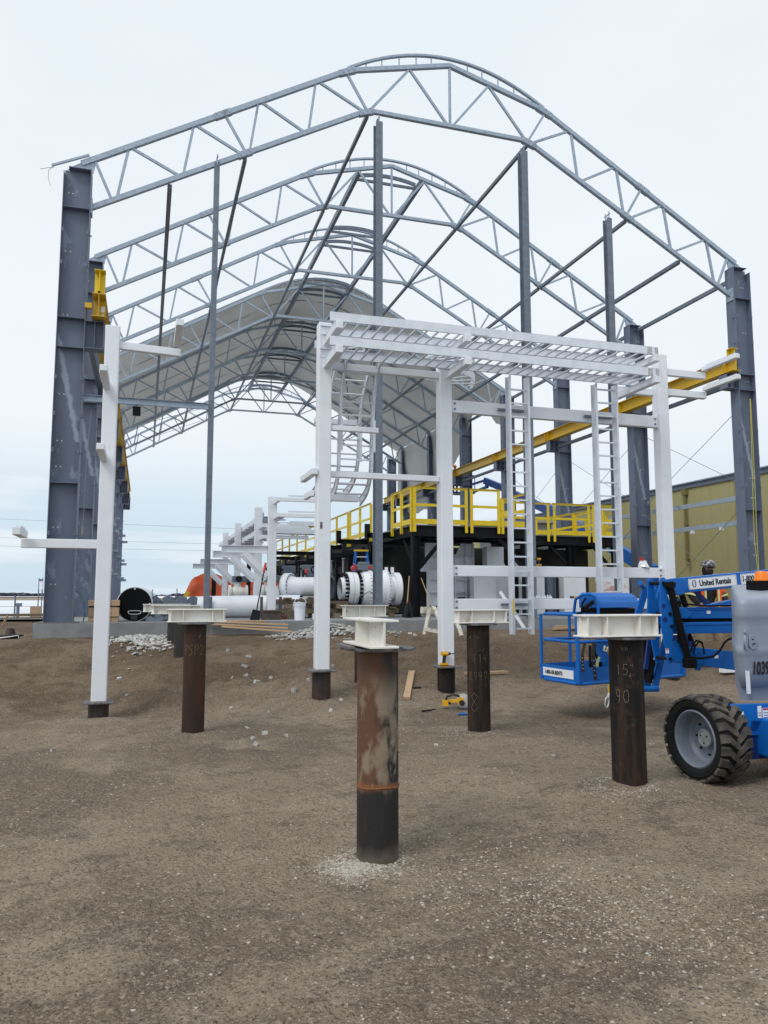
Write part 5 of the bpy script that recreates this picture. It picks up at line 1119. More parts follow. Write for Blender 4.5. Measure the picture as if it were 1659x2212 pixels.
m = MB(); m.prism([(10.1, 2.3), (12.6, 3.2), (12.75, 3.2), (12.9, 1.6), (12.2, 2.0), (10.5, 2.0)], (0, 23.6, 0), (1, 0, 0), (0, 0, 1), .05, (0, 1, 0)); single(m, 'dark_gusset', blackm, (11, 23.6, 2), 'big black slanting gusset plate under the right part of the platform', 'plate')

# ================================================================ white valve train on timber cribbing
vt = thing('valve_assembly', 'white flanged valve with grey gearbox lying on timber cribbing', 'valve', (6.1, 21.3, 1.84))
VY, VZ = 21.3, 1.84; ax = (1, 0, 0)
m = MB(); m.lathe((5.25, VY, VZ), ax, [(0, .30), (.12, .33), (.16, .40)], 40); m.build('neck', white, vt)
for x, r_ in ((5.44, .47), (5.585, .47)):
    m = MB(); m.lathe((x, VY, VZ), ax, [(0, .30), (0, r_-.01), (.01, r_), (.125, r_), (.135, r_-.01), (.135, .30)], 48); m.build('flange', white, vt)
m = MB()
for k in range(22):
    a = 6.2832*k/22; y, z = VY+.405*math.cos(a), VZ+.405*math.sin(a); m.tube((5.33, y, z), (5.44, y, z), .032, 8); m.tube((5.72, y, z), (5.83, y, z), .032, 8)
m.build('flange_bolts', blackst, vt).update_tag()
m = MB(); m.lathe((5.72, VY, VZ), ax, [(.0, .34), (.10, .36), (.16, .47), (.26, .50), (.36, .505)], 48); m.lathe((6.08, VY, VZ), ax, [(0, .54), (.05, .54), (.05, .50), (.45, .50), (.45, .54), (.5, .54), (.5, .47), (.62, .40), (.68, .34), (.74, .34)], 48); m.lathe((6.08, VY, VZ), ax, [(0, .50), (0, .54)], 48); m.build('valve_body', white, vt)
m = MB()
for k in range(30):
    a = 6.2832*k/30; y, z = VY+.515*math.cos(a), VZ+.515*math.sin(a); m.tube((6.03, y, z), (6.08, y, z), .020, 6); m.tube((6.58, y, z), (6.64, y, z), .020, 6)
m.build('body_bolts', cream, vt)
m = MB(); m.lathe((6.82, VY, VZ), ax, [(0, .34), (0, .47), (.16, .47), (.16, .30)], 48); m.build('flange', white, vt)
m = MB(); m.lathe((6.98, VY, VZ), ax, [(0, .46), (.035, .46), (.035, 0)], 40); m.build('end_cover', blackm, vt)
for x in (5.95, 6.62, 6.80):
    m = MB(); m.bar((x, VY-.02, VZ+.46), (x, VY-.02, VZ+.62), .03, .09, (1, 0, 0)); m.build('lifting_lug', white, vt)
m = MB(); m.box(5.72, 6.20, VY-.15, VY+.15, 2.36, 2.52); m.box(5.80, 6.1, VY-.12, VY+.12, 2.52, 2.60); m.build('gearbox', galvd, vt, bevel=.02)
m = MB(); m.tube((5.66, VY-.12, 2.42), (5.66, VY+.1, 2.42), .07, 12); m.tube((5.62, VY-.18, 2.38), (5.64, VY-.16, 2.55), .03, 8); m.build('gearbox_cap', redp, vt); m = MB(); m.tube((6.10, VY-.2, 2.44), (6.10, VY-.13, 2.44), .05, 10); m.build('gearbox_cap', redp, vt)
# saddle plate under the joint
m = MB(); m.box(5.36, 5.83, 21.0, 21.6, 1.28, 1.36); single(m, 'support_plate', blackm, (5.6, 21.3, 1.3), 'black support block under the bolted joint of the valve', 'block')
sp_ = thing('pipe_spool', 'short white pipe spool with a big bolted flange at its left end, on cribbing', 'pipe spool', (4.5, 21.5, 1.88))
d_ = Vector((.80, -.60, 0)).normalized(); c0 = Vector((3.98, 21.9, 1.90)); e1 = Vector((0, 0, 1)); e2 = d_.cross(e1)
m = MB(); m.lathe(c0-d_*.20, d_, [(0, .25), (0, .385), (.05, .385)], 48); m.build('gasket', oldwood, sp_)
m = MB(); m.lathe(c0-d_*.14, d_, [(0, .3), (0, .385), (.14, .39), (.15, .38), (.15, .26)], 48); m.lathe(c0-d_*.17, d_, [(0, .30), (0, .39), (.025, .39)], 48); m.build('flange', white, sp_)
m = MB()
for k in range(20):
    a = 6.2832*k/20+.1; p = c0+d_*.012+(e1*math.sin(a)+e2*math.cos(a))*.335; m.lathe(p, d_, [(0, 0), (0, .026)], 12, False)
m.build('bolt_holes', blackm, sp_)
m = MB(); m.lathe(c0, d_, [(.0, .30), (.10, .28), (.2, .265), (1.15, .265), (1.22, .25)], 40); m.build('pipe', white, sp_)
m = MB(); m.lathe(c0+d_*1.24, d_, [(-.06, .27), (-.06, .345), (0, .345), (0, .24), (-.4, .24)], 40); m.build('open_end_ring', galvd, sp_)
# long white pipe
lp = thing('white_pipeline', 'long white coated pipe lying on the floor behind the slim gable post', 'pipe', (2.4, 21.9, 1.3))
m = MB(); m.path([(.55, 23.2, 1.28), (.75, 22.75, 1.30), (1.1, 22.4, 1.325), (1.6, 22.15, 1.335), (2.2, 21.95, 1.345), (4.15, 21.4, 1.37)], [.24, .27, .285, .295, .30, .30], 32); m.build('pipe', white, lp)
m = MB(); m.box(3.35, 3.55, 21.4, 21.8, 1.62, 1.80); m.tube((3.45, 21.6, 1.62), (3.45, 21.6, 1.90), .09, 16); m.build('outlet', white, lp)
m = MB(); m.box(1.62, 1.78, 21.72, 21.74, 1.22, 1.62); m.build('support_cheek', galvd, lp)
# small valves behind the pipe
for i, (x, y, lab) in enumerate(((2.9, 25.5, 'small cream valve with a grey actuator behind the rack columns'), (3.75, 24.2, 'cream valve with a dark grey actuator left of the big flange'), (4.15, 26.5, 'cream valve body half hidden behind the big flange'))):
    t = thing('small_valve', lab, 'valve', (x, y, 1.9), 'small valves behind the white pipe')
    m = MB(); m.lathe((x-.3, y, 1.75), (1, 0, 0), [(0, 0), (0, .24), (.07, .24), (.07, .16), (.2, .2), (.4, .2), (.53, .16), (.53, .24), (.6, .24), (.6, 0)], 24); m.tube((x, y, 1.75), (x, y, 2.08), .09, 12); m.build('body', cream, t)
    m = MB(); m.box(x-.2, x+.25, y-.12, y+.12, 2.08, 2.28); m.tube((x+.25, y, 2.18), (x+.38, y, 2.18), .09, 12); m.build('actuator', galvd, t, bevel=.02)
    m = MB(); m.lathe((x, y-.13, 2.18), (0, -1, 0), [(0, .02), (.05, .02), (.05, .10), (.07, .10)], 12); m.build('handwheel', blackst, t)
m = MB(); m.path([(4.6+.10*math.cos(a), 21.6, 2.38+.10*math.sin(a)) for a in [6.2832*i/14 for i in range(14)]], .022, 6, True); m.path([(4.74+.10*math.cos(a), 21.65, 2.40+.10*math.sin(a)) for a in [6.2832*i/14 for i in range(14)]], .022, 6, True)
single(m, 'lifting_eye', blackst, (4.65, 21.6, 2.3), 'two dark lifting eyes standing up behind the big flange', 'lifting eye')
for x, lab in ((4.38, 'small orange-red cap on the left of the lifting eyes'), (4.98, 'small orange-red cap on the right of the lifting eyes')):
    m = MB(); m.lathe((x, 21.7, 2.28), (0, 0, 1), [(0, .05), (.08, .04), (.13, .015), (.13, 0)], 10); single(m, 'red_cap', redp, (x, 21.7, 2.28), lab, 'cap', 'small red caps by the big flange')
# denser plant between the rack and the big flange
for i, (x, y, z, w3, lab) in enumerate(((5.2, 24.6, 2.35, .5, 'grey gear operator on the skid just above the valve neck'), (4.6, 25.8, 2.5, .42, 'grey operator box on the skid above the big flange'), (5.6, 27.5, 2.6, .5, 'farther grey operator box on the black skid'), (4.4, 29.0, 2.3, .45, 'cream pump casing farther along the skid'))):
    t = thing('operator_box', lab, 'valve operator', (x, y, FL), 'valve operators along the black skid')
    m = MB(); m.box(x-w3/2, x+w3/2, y-.2, y+.2, z-.12, z+.14); m.build('housing', galvd if i < 3 else cream, t, bevel=.03)
    m = MB(); m.lathe((x, y, FL), (0, 0, 1), [(0, .18), (z-FL-.35, .16), (z-FL-.34, .26), (z-FL-.28, .26), (z-FL-.27, .14), (z-FL-.12, .14)], 20); m.build('riser', cream, t)
    m = MB(); m.lathe((x-w3/2, y-.05, z), (-1, 0, 0), [(0, .03), (.08, .03), (.08, .13), (.11, .13), (.11, .02)], 16); m.build('handwheel', blackst, t)
# timber cribbing
rc = random.Random(8)
def crib(x0, x1, y0, y1, z0, z1, name, label, step=.13):
    t = thing(name, label, 'timber stack', ((x0+x1)/2, (y0+y1)/2, z0)); z = z0; k = 0
    while z < z1-.02:
        h = min(step, z1-z)*.97
        if k % 2:
            n = 2
            for q in range(n): y = y0 + (y1-y0)*(q+.5)/n + rc.uniform(-.04, .04); a, b = x0-rc.uniform(-.05, .18), x1+rc.uniform(-.05, .2); MB().box(a, b, y-.09, y+.09, z, z+h).build('timber', oldwood, t, bevel=.008)
        else:
            n = max(2, int((x1-x0)/.5))
            for q in range(n): x = x0 + (x1-x0)*(q+.5)/n + rc.uniform(-.08, .08); w2 = rc.uniform(.12, .2); MB().box(x-w2/2, x+w2/2, y0-rc.uniform(.0, .1), y1, z, z+h).build('timber', oldwood, t, bevel=.008)
        z += step; k += 1
crib(3.45, 4.9, 20.95, 22.1, FL, 1.60, 'timber_cribbing', 'crossed timbers propping up the white pipe spool')
crib(5.0, 5.35, 20.9, 21.8, FL, 1.50, 'timber_cribbing', 'crossed timbers under the left neck of the valve')
crib(5.9, 6.9, 20.9, 21.7, FL, 1.33, 'timber_cribbing', 'low timbers under the valve body')
for (x, y, z, s, lab, m_) in ((3.25, 20.35, FL, (.34, .2, .10), 'red-brown brick-like block on the slab beside the first pipe-rack column', mat('red_block', (.22, .06, .04), .8)), (3.05, 20.6, FL, (.18, .18, .16), 'grey timber offcut beside the red block', oldwood),
    (3.6, 20.5, FL, (.14, .14, .26), 'upright timber offcut left of the white bucket', oldwood), (4.22, 20.0, FL, (.22, .12, .14), 'white block behind the second column of the rack', white)):
    m = MB(); m.box(x, x+s[0], y, y+s[1], z, z+s[2]); single(m, 'block', m_, (x, y, z), lab, 'block', bevel=.008)
# ================================================================ white pipe rack running away on the left
PRY = [20.0, 22.6, 27.8, 32.2]
nmr = ['nearest', 'second', 'third', 'farthest']
for i, y in enumerate(PRY):
    t = thing('pipe_rack_frame', f'{nmr[i]} white column of the pipe rack, with a braced beam to its left', 'rack frame', (3.12, y, FL), 'white pipe rack frames')
    x, s = 3.12, .105
    m = MB(); m.box(x-s, x+s, y-s, y+s, 1.28 if i == 0 else FL+.02, 4.21); m.build('column', white, t, bevel=.01)
    m = MB(); m.ibeam((1.84, y, 2.83), (x-s-.002, y, 2.83), .19, .16, .014, .010); m.build('cantilever_beam', white, t)
    m = MB(); m.box(2.40, 2.41, y-.075, y+.075, 2.75, 2.91); m.box(1.84, 1.85, y-.078, y+.078, 2.75, 2.91); m.build('stiffener', white, t)
    m = MB(); m.ibeam((2.42, y, 2.73), (x-s-.01, y, 2.15), .20, .15, .014, .010, (0, 1, 0)); m.bar((2.36, y, 2.73), (x-s-.005, y, 2.10), .14, .18); m.build('knee_brace', white, t)
    if i < 2:
        for z in (4.06, 3.66) if i == 0 else (3.62, 3.30):
            m = MB(); m.bar((x+.05, y-.1, z), (x+.05, y-.75, z), .09, .10); m.bar((x+.0, y-.75, z+.0), (4.45, y-.75, z), .09, .10); m.build('arm', white, t, bevel=.006)
            m = MB(); m.box(3.4, 4.3, y-.77, y-.73, z+.08, z+.11); m.build('channel_strip', alum, t)
    m = MB(); m.box(x-.22, x+.22, y-.22, y+.22, 1.255 if i == 0 else FL, 1.279 if i == 0 else FL+.019); m.build('base_plate', oldwood if i == 0 else plate, t)
m = MB(); m.box(2.85, 2.9, 19.9, 20.1, FL+.1, 1.62); m.box(3.34, 3.39, 19.9, 20.1, FL+.1, 1.62); m.box(2.88, 3.36, 19.82, 20.18, FL, 1.254); single(m, 'pedestal', mat('brown_steel', (.07, .055, .045), .8, 0, [(12, 4, .4, .7, (.13, .11, .09), .7)]), (3.12, 20, FL), 'dark brown pedestal under the nearest pipe-rack column', 'pedestal', bevel=.01)
rt_ = thing('rack_tray', 'white cable tray running away along the top of the pipe rack', 'cable tray', (3.4, 27, 3.9))
for z in (3.92, 3.52):
    for x in (3.26, 3.86): m = MB(); m.box(x-.004, x+.004, 22.4, 37, z, z+.15); m.build('side_rail', white, rt_)
    m = MB(); m.box(3.264, 3.856, 22.4, 37, z+.012, z+.020); m.build('tray_bottom', alum, rt_)
    for y in [22.8+1.1*k for k in range(12)]: MB().box(3.2, 3.95, y, y+.05, z-.05, z-.004).build('cross_bar', white, rt_)
st_ = thing('stacked_trays', 'loose tray lengths stacked on the arms of the second pipe-rack column', 'tray stack', (4.0, 22, 3.4))
for k, (x0, x1, y, z) in enumerate(((3.35, 4.75, 21.7, 3.40), (3.5, 4.5, 21.75, 3.46), (3.9, 4.6, 21.8, 3.64))):
    m = MB(); m.box(x0, x1, y, y+.5, z, z+.03); m.box(x0, x1, y, y+.01, z+.032, z+.12); m.box(x0, x1, y+.49, y+.5, z+.032, z+.12); m.build('tray_length', alum, st_)
for x in (6.4, 6.4):
    pass
m = MB(); m.box(3.86, 4.0, 30.9, 31.1, FL, 3.9); m.box(3.8, 3.84, 30.9, 31.1, 3.4, 3.9); single(m, 'black_post', blackst, (3.9, 31, FL), 'black post showing between the white pipe-rack columns', 'post')
m = MB(); m.box(2.92, 3.1, 36, 36.3, FL, 2.6); single(m, 'black_post', blackst, (3, 36, FL), 'lower black post behind the farthest pipe-rack column', 'post')
# orange tarpaulin over a load
def tarp_obj():
    t = thing('tarped_load', 'load under a crumpled orange tarpaulin with yellow straps', 'tarped load', (4.2, 40, .8))
    def top(x): 
        return 2.55 + .22*sm((x-2.3)/.6)*sm((5-x)/2) - .2*sm((x-3.3)/.8)*(1 if x > 3.3 else 0)
    vs = []; fs = []; nx_, nz = 46, 16
    for j in range(nz+1):
        for i in range(nx_+1):
            u = i/nx_; v = j/nz; xt = 2.35 + u*5.6; xb = 1.45 + u*6.7; x = xb + (xt-xb)*v; z = .78 + (top(xt)-.78)*v
            y = 39.2 + 1.0*v*v*.6 + .16*noise.noise((x*1.6+v, v*2.5, 3)) + .09*noise.noise((x*4, z*3, 8)) + .12*abs(math.sin(x*2.3 + z*1.6))
            vs.append((x, y, z))
    nn = nx_+1
    for j in range(nz):
        for i in range(nx_): fs.append((j*nn+i, j*nn+i+1, (j+1)*nn+i+1, (j+1)*nn+i))
    b0 = len(vs)
    for i in range(nn): x, y, z = vs[nz*nn+i]; vs.append((x, 42.5, z-.1))
    for i in range(nx_): fs.append((nz*nn+i, nz*nn+i+1, b0+i+1, b0+i))
    for i in range(nn): x, y, z = vs[b0+i]; vs.append((x, 43, .78))
    for i in range(nx_): fs.append((b0+i, b0+i+1, b0+nn+i+1, b0+nn+i))
    # ends
    k = len(vs); L_ = [j*nn for j in range(nz+1)] + [b0, b0+nn]; fs.append(tuple(L_)); L_ = [j*nn+nx_ for j in range(nz+1)] + [b0+nx_, b0+nn+nx_]; fs.append(tuple(L_[::-1]))
    m = MB(); m.add(vs, fs, True); m.build('tarpaulin', tarp, t)
    for (a, b, w3) in (((1.75, 39.0, 1.0), (2.05, 39.2, 1.85), .22), ((5.05, 39.0, 1.1), (5.05, 39.3, 1.75), .12)):
        m = MB(); m.bar(a, b, w3, .03, (0, -1, 0)); m.build('yellow_patch', strapm, t)
    m = MB(); m.bar((5.0, 39.0, 1.35), (5.35, 39.0, 1.35), .03, .10, (0, 0, 1)); m.build('yellow_patch', strapm, t)
tarp_obj()
# black-ended pipe at the left and its timber crate
pe = thing('capped_pipe', 'big white-coated pipe end closed with a round black cover', 'pipe', (-.22, 19.9, 1.44))
m = MB(); m.lathe((-.22, 19.75, 1.44), (.05, 1, 0), [(0, .385), (0, .415), (.02, .42), (3.5, .42)], 56); m.build('pipe', white, pe)
m = MB(); m.lathe((-.22, 19.72, 1.44), (.05, 1, 0), [(0, 0), (0, .39), (.03, .40), (.05, .38)], 56); m.build('cover', blackm, pe)
m = MB(); m.path([(-.36, 19.70, 1.27), (-.34, 19.67, 1.215), (-.26, 19.66, 1.205), (-.16, 19.66, 1.205), (-.08, 19.67, 1.215), (-.06, 19.7, 1.27), (-.10, 19.7, 1.285), (-.32, 19.7, 1.285), (-.36, 19.70, 1.27)], .009, 6)
m.tube((-.22, 19.72, 1.81), (-.22, 19.70, 1.81), .02, 12); m.tube((.13, 19.72, 1.45), (.13, 19.70, 1.45), .02, 12); m.build('handle', alum, pe)
m = MB(); m.box(-.30, -.14, 19.67, 19.72, 1.04, 1.19); m.tube((-.22, 19.66, 1.12), (-.22, 19.64, 1.12), .05, 12); m.build('latch', mat('dirty_dark', (.03, .03, .03), .7), pe)
ck = thing('timber_stack', 'stack of dark and raw timbers between the left columns and the capped pipe', 'timber stack', (-.85, 19.4, FL))
for k, (z, h) in enumerate(((FL, .12), (FL+.125, .22), (FL+.35, .02), (FL+.375, .14))):
    for x0, x1 in ((-1.22, -.97), (-.90, -.72), (-.71, -.56)):
        m = MB(); m.box(x0+rc.uniform(-.015, .01), x1+rc.uniform(-.01, .015), 19.28+rc.uniform(-.03, .03), 19.9, z, z+h-.006); m.build('timber', wood if h > .05 else blackm, ck, bevel=.006)
# grey saddle steel between the piles
sd_t = thing('pipe_saddle', 'dark grey V-shaped pipe saddles standing behind the left pile beams', 'saddle', (.6, 19.5, FL))
for i, (x, y) in enumerate(((.42, 20.2), (.72, 19.9), (1.02, 20.6))):
    m = MB(); m.prism([(-.28, 0), (.28, 0), (.30, .20), (.16, .24), (.02, .12), (-.14, .26), (-.28, .20)], (x, y, 1.40), (1, 0, 0), (0, 0, 1), .35, (0, 1, 0)); m.box(x-.32, x+.32, y-.05, y+.4, 1.36, 1.395); m.build('saddle_plate', galvd, sd_t)
m = MB(); m.box(.1, 1.2, 19.9, 20.6, FL+.0, 1.30); m.build('saddle_base', mat('dark_steel_pack', (.05, .06, .075), .7, 0, [(8, 4, .4, .7, (.10, .12, .14), .8)]), sd_t)
m = MB(); m.path([(.22, 20.1, 1.6), (.18, 20.1, 1.72), (.20, 20.1, 1.80)], .012, 6); m.path([(.74, 20.0, 1.6), (.78, 20.0, 1.72), (.77, 20.0, 1.82)], .012, 6); m.build('lifting_hook', galvd, sd_t)
for (x0, x1, y, z, lab) in ((.25, .62, 19.6, 1.07, 'upper grey steel offcut in front of the saddles'), (.05, .45, 19.25, FL, 'lower grey steel offcut at the slab edge by the far piles')):
    m = MB(); m.prism([(0, 0), (x1-x0, 0), (x1-x0, .12), ((x1-x0)*.6, .05), ((x1-x0)*.3, .13), (0, .1)], (x0, y, z), (1, 0, 0), (0, 0, 1), .2, (0, 1, 0)); single(m, 'steel_offcut', galvd, (x0, y, z), lab, 'offcut')
# bucket and shovels
bu = thing('bucket', 'white plastic bucket with its handle up, on the slab edge', 'bucket', (3.75, 19.4, FL))
m = MB(); m.lathe((3.75, 19.4, FL), (0, 0, 1), [(0, 0), (0, .125), (.34, .145), (.34, .158), (.355, .158), (.355, .15), (.38, .15), (.38, .16), (.395, .16), (.395, .152), (.42, .152), (.42, .162), (.445, .162), (.445, .15), (.44, .14), (.02, .12)], 32); m.build('pail', white, bu)
m = MB(); m.path([(3.75+.15*math.cos(a), 19.33, FL+.44+.12*math.sin(a)) for a in [math.pi*i/12 for i in range(13)]], .008, 6); m.build('handle', white, bu)
def shovel(p0, p1, label, gc=redp, blade=True, hm=wood):
    p0, p1 = Vector(p0), Vector(p1); t = thing('shovel', label, 'shovel', p0, 'shovels and bars leaning under the platform'); d = (p1-p0).normalized()
    m = MB(); m.tube(p0+d*.25, p1, .016, 8); m.build('shaft', hm, t)
    if blade: m = MB(); m.bar(p0, p0+d*.28, .24, .012, (0, -1, 0), wd2=.20); m.build('blade', blackst, t)
    if gc: m = MB(); m.tube(p1-d*.25, p1, .03, 8); m.build('grip', gc, t)
shovel((2.60, 19.2, FL), (2.92, 19.7, 2.47), 'shovel with a red grip leaning on the long white pipe', redp, True, denim)
shovel((7.02, 20.7, FL), (7.22, 21.0, 2.2), 'wooden-handled shovel leaning left of the platform corner leg', None)
shovel((7.85, 20.6, 1.1), (7.58, 21.0, 2.15), 'wooden bar leaning right of the platform corner leg', None, False)
m = MB(); m.path([(6.95, 20.6, 1.04), (7.02, 20.6, 1.3), (7.05, 20.6, 1.5), (7.1, 20.6, 1.25), (7.15, 20.6, 1.04)], [.06, .09, .05, .07, .05], 8); single(m, 'dark_rag', denim, (7.0, 20.6, 1.04), 'dark jacket or rag hung beside the shovels', 'rag')
m = MB(); m.path([(5.15, 19.6, FL+.02), (5.2, 19.6, 1.3), (5.35, 19.55, 1.62), (5.6, 19.5, 1.75), (5.85, 19.5, 1.68), (5.9, 19.5, 1.3)], .012, 6); single(m, 'green_hose', mat('green_hose', (.03, .11, .10), .5), (5.4, 19.5, FL), 'thin green hose looped around the middle gable post', 'hose')
m = MB(); m.path([(-1.3, 18.85, FL+.03), (-1.27, 18.85, 1.25), (-1.3, 18.86, 1.5), (-1.38, 18.88, 1.68), (-1.48, 18.9, 1.76)], .014, 6); single(m, 'green_hose', mat('teal_hose', (.02, .10, .12), .5), (-1.3, 18.9, FL), 'teal hose arching off the foot of the nearest left column', 'hose')
m = MB(); m.path([(-1.30, 18.75, 5.9), (-1.36, 18.75, 4.9), (-1.38, 18.75, 3.2)], .008, 5); m.tube((-1.38, 18.75, 3.2), (-1.38, 18.75, 3.02), .04, 8); single(m, 'hoist_rope', wirem, (-1.38, 18.75, 3), 'thin rope with a dark hook hanging beside the nearest left column', 'rope')
rp = thing('yellow_rope', 'double yellow rope hanging down the right front column', 'rope', (16.9, 18.7, 3))
m = MB(); m.path([(17.42, 18.76, 7.6), (17.40, 18.75, 6.6), (17.36, 18.74, 5.6), (17.33, 18.74, 4.6), (17.30, 18.74, 3.4), (17.38, 18.74, 2.2)], .009, 5); m.build('rope_strand', ropem, rp)
m = MB(); m.path([(17.44, 18.76, 7.6), (17.44, 18.75, 6.2), (17.42, 18.74, 4.9), (17.40, 18.74, 3.4), (17.40, 18.74, 2.2)], .009, 5); m.build('rope_strand', ropem, rp)
# step ladder
sl_ = thing('step_ladder', 'blue step ladder with an orange top behind the valve', 'step ladder', (6.25, 22.6, FL))
for s in (-1, 1):
    MB().bar((6.25+s*.30, 22.45, FL), (6.25+s*.17, 22.6, 2.98), .03, .07).build('front_leg', mat_lad if 'mat_lad' in globals() else blue, sl_); MB().bar((6.25+s*.28, 23.3, FL), (6.25+s*.17, 22.7, 2.98), .03, .05).build('rear_leg', blue, sl_)
for k in range(6): z = 1.3+.3*k; q = (z-FL)/1.95; MB().box(6.25-.29+.12*q, 6.25+.29-.12*q, 22.44+.15*q, 22.52+.15*q, z, z+.025).build('step', alum, sl_)
MB().box(6.05, 6.45, 22.55, 22.78, 2.98, 3.03).build('top_cap', strapm, sl_)
# saw horse
sh = thing('sawhorse', 'white-splashed wooden sawhorse standing on the dirt against the slab', 'sawhorse', (6.35, 16.8, .7))
gz = ground_z(6.3, 16.9)
MB().bar((6.05, 16.75, 1.32), (6.95, 17.0, 1.30), .09, .15).build('beam', paintwood, sh)
for (a, b) in (((6.20, 16.6, 1.36), (6.02, 16.5, gz)), ((6.32, 16.7, 1.40), (6.40, 16.0, gz-.04)), ((6.85, 16.9, 1.36), (7.0, 17.5, gz)), ((6.80, 16.8, 1.36), (6.85, 16.3, gz))): MB().bar(a, b, .09, .04).build('leg', paintwood, sh)
MB().bar((6.03, 16.5, gz+.16), (6.42, 16.1, gz+.07), .03, .08).build('stretcher', paintwood, sh)
# lumber on and by the slab edge
def planks(name, label, items, m_=wood, cat='planks'):
    t = thing(name, label, cat, items[0][0])
    for p0, p1, w3, h in items: MB().bar(p0, p1, w3, h).build('plank', m_, t, bevel=.004)
zz = ground_z(2.4, 18)
planks('plank_pile', 'long planks lying along the foot of the slab near the bucket', [((1.45, 18.45, 1.055), (3.25, 18.2, .97), .10, .035), ((1.5, 18.2, 1.0), (3.2, 17.95, .90), .14, .035), ((1.7, 18.0, .95), (3.25, 17.7, .83), .09, .035), ((1.2, 18.62, 1.06), (2.8, 18.6, 1.05), .1, .03)], wood)
planks('plank_pile', 'small lumber pile on the dirt seen through the blue basket', [((9.6, 17.0, .80), (11.0, 17.3, .82), .14, .04), ((9.5, 16.9, .85), (11.0, 17.1, .865), .12, .04), ((9.7, 17.2, .89), (10.9, 17.25, .905), .12, .04)], wood)
planks('loose_board', 'short pale stud lying at a slant right of the nearest pile', [((3.70, 10.9, ground_z(3.7, 10.9)+.03), (4.18, 12.05, ground_z(4.18, 12.05)+.03), .10, .045)], wood, 'board')
planks('loose_board', 'pale board lying behind the chalk-covered pile, a tool on it', [((5.00, 11.75, ground_z(5, 11.75)+.03), (5.75, 11.8, ground_z(5.75, 11.8)+.03), .14, .045)], wood, 'board')
# ================================================================ tools
def drill(x, y, z, rz, label, lying=False, sc_=1.0):
    t = thing('cordless_drill', label, 'drill', (x, y, z), 'yellow and black cordless drills', (R(80) if lying else 0, 0, rz))
    def b(m, nm, mt):
        m.v = [v*sc_ for v in m.v]; return m.build(nm, mt, t, local=True)
    m = MB(); m.tube((-.05, 0, .19), (.045, 0, .19), .032, 14); m.bar((-.06, 0, .19), (-.045, 0, .19), .05, .05); b(m, 'motor_housing', toolY)
    m = MB(); m.tube((.045, 0, .19), (.085, 0, .19), .028, 14, .018); m.tube((.085, 0, .19), (.16, 0, .19), .007, 8); m.bar((-.005, 0, .165), (-.022, 0, .05), .034, .04, (1, 0, 0)); m.bar((-.05, 0, .215), (.03, 0, .215), .03, .012); b(m, 'grip', toolK)
    m = MB(); m.box(-.07, .045, -.035, .035, .025, .055); m.box(-.06, .05, -.03, .03, .0, .012); b(m, 'battery', toolY); m = MB(); m.box(-.065, .045, -.033, .033, .012, .025); b(m, 'battery_base', toolK)
drill(4.36, 11.04, .587, 0, 'yellow impact driver standing on the foot plate of the third rack column')
drill(6.05, 11.20, 2.116, math.pi, 'yellow drill standing on the upper low beam beside the left ladder tray', sc_=.62)
drill(7.05, 11.18, 1.63, .4, 'yellow drill lying on the lowest beam above the basket rail', True, .8)
tb = thing('tool_tray', 'flat black and yellow power tools lying along the lowest white beam', 'tools', (6.85, 11.2, 1.6))
m = MB(); m.box(6.62, 6.85, 11.17, 11.23, 1.602, 1.64); m.box(6.9, 7.0, 11.16, 11.24, 1.602, 1.63); m.build('tool_body', toolK, tb); m = MB(); m.box(6.66, 6.74, 11.165, 11.175, 1.61, 1.64); m.build('tool_band', toolY, tb)
sc2 = thing('steel_clips', 'handful of bright metal clips on the lowest beam between the ladder trays', 'clips', (6.05, 11.2, 1.6))
m = MB(); r5 = random.Random(2)
for k in range(7): x = 5.92+.05*k; m.prism([(0, 0), (.05, 0), (.02, .05+.02*r5.random())], (x, 11.18+.02*r5.random(), 1.602), (1, 0, 0), (0, .3, 1), .02)
m.build('clip', alum, sc2)
bo = thing('solvent_bottle', 'clear bottle with a red cap under a plastic bag, on the upper low beam', 'bottle', (7.98, 11.2, 2.116))
m = MB(); m.lathe((7.98, 11.2, 2.116), (0, 0, 1), [(0, 0), (0, .05), (.06, .052), (.10, .03), (.12, .028)], 16); m.build('bottle', glass_clear, bo)
m = MB(); m.lathe((7.98, 11.2, 2.236), (0, 0, 1), [(0, .035), (.05, .035), (.05, 0)], 14); m.build('cap', redp, bo)
m = MB(); m.lathe((8.02, 11.2, 2.118), (.2, 0, 1), [(0, .10), (.03, .09), (.08, .05), (.12, .03)], 9, False); m.build('bag', glass_clear, bo)
cs_ = thing('circular_saw', 'yellow circular saw lying on the dirt beside the black chalk-marked pile', 'circular saw', (4.28, 10.35, ground_z(4.28, 10.35)), None, (0, 0, R(-20)))
def bl(m, nm, mt, p): return m.build(nm, mt, p, local=True)
m = MB(); m.tube((.04, -.05, .10), (.04, .06, .10), .055, 16); m.box(-.12, .03, -.02, .03, .09, .13); bl(m, 'motor', toolY, cs_)
m = MB(); m.path([(.02, 0, .17), (-.06, 0, .20), (-.15, 0, .17), (-.18, 0, .10), (-.10, 0, .07)], .018, 8); m.tube((.05, -.06, .09), (.05, -.1, .09), .04, 12); bl(m, 'handle', toolK, cs_)
m = MB(); m.box(-.22, -.14, -.03, .03, .04, .12); bl(m, 'battery', toolY, cs_); m = MB(); m.lathe((.07, .065, .10), (0, 1, 0), [(0, 0), (0, .10), (.03, .10), (.03, 0)], 24); bl(m, 'blade_guard', alum, cs_); m = MB(); m.box(-.14, .2, -.03, .13, .0, .006); bl(m, 'base_shoe', plate, cs_)
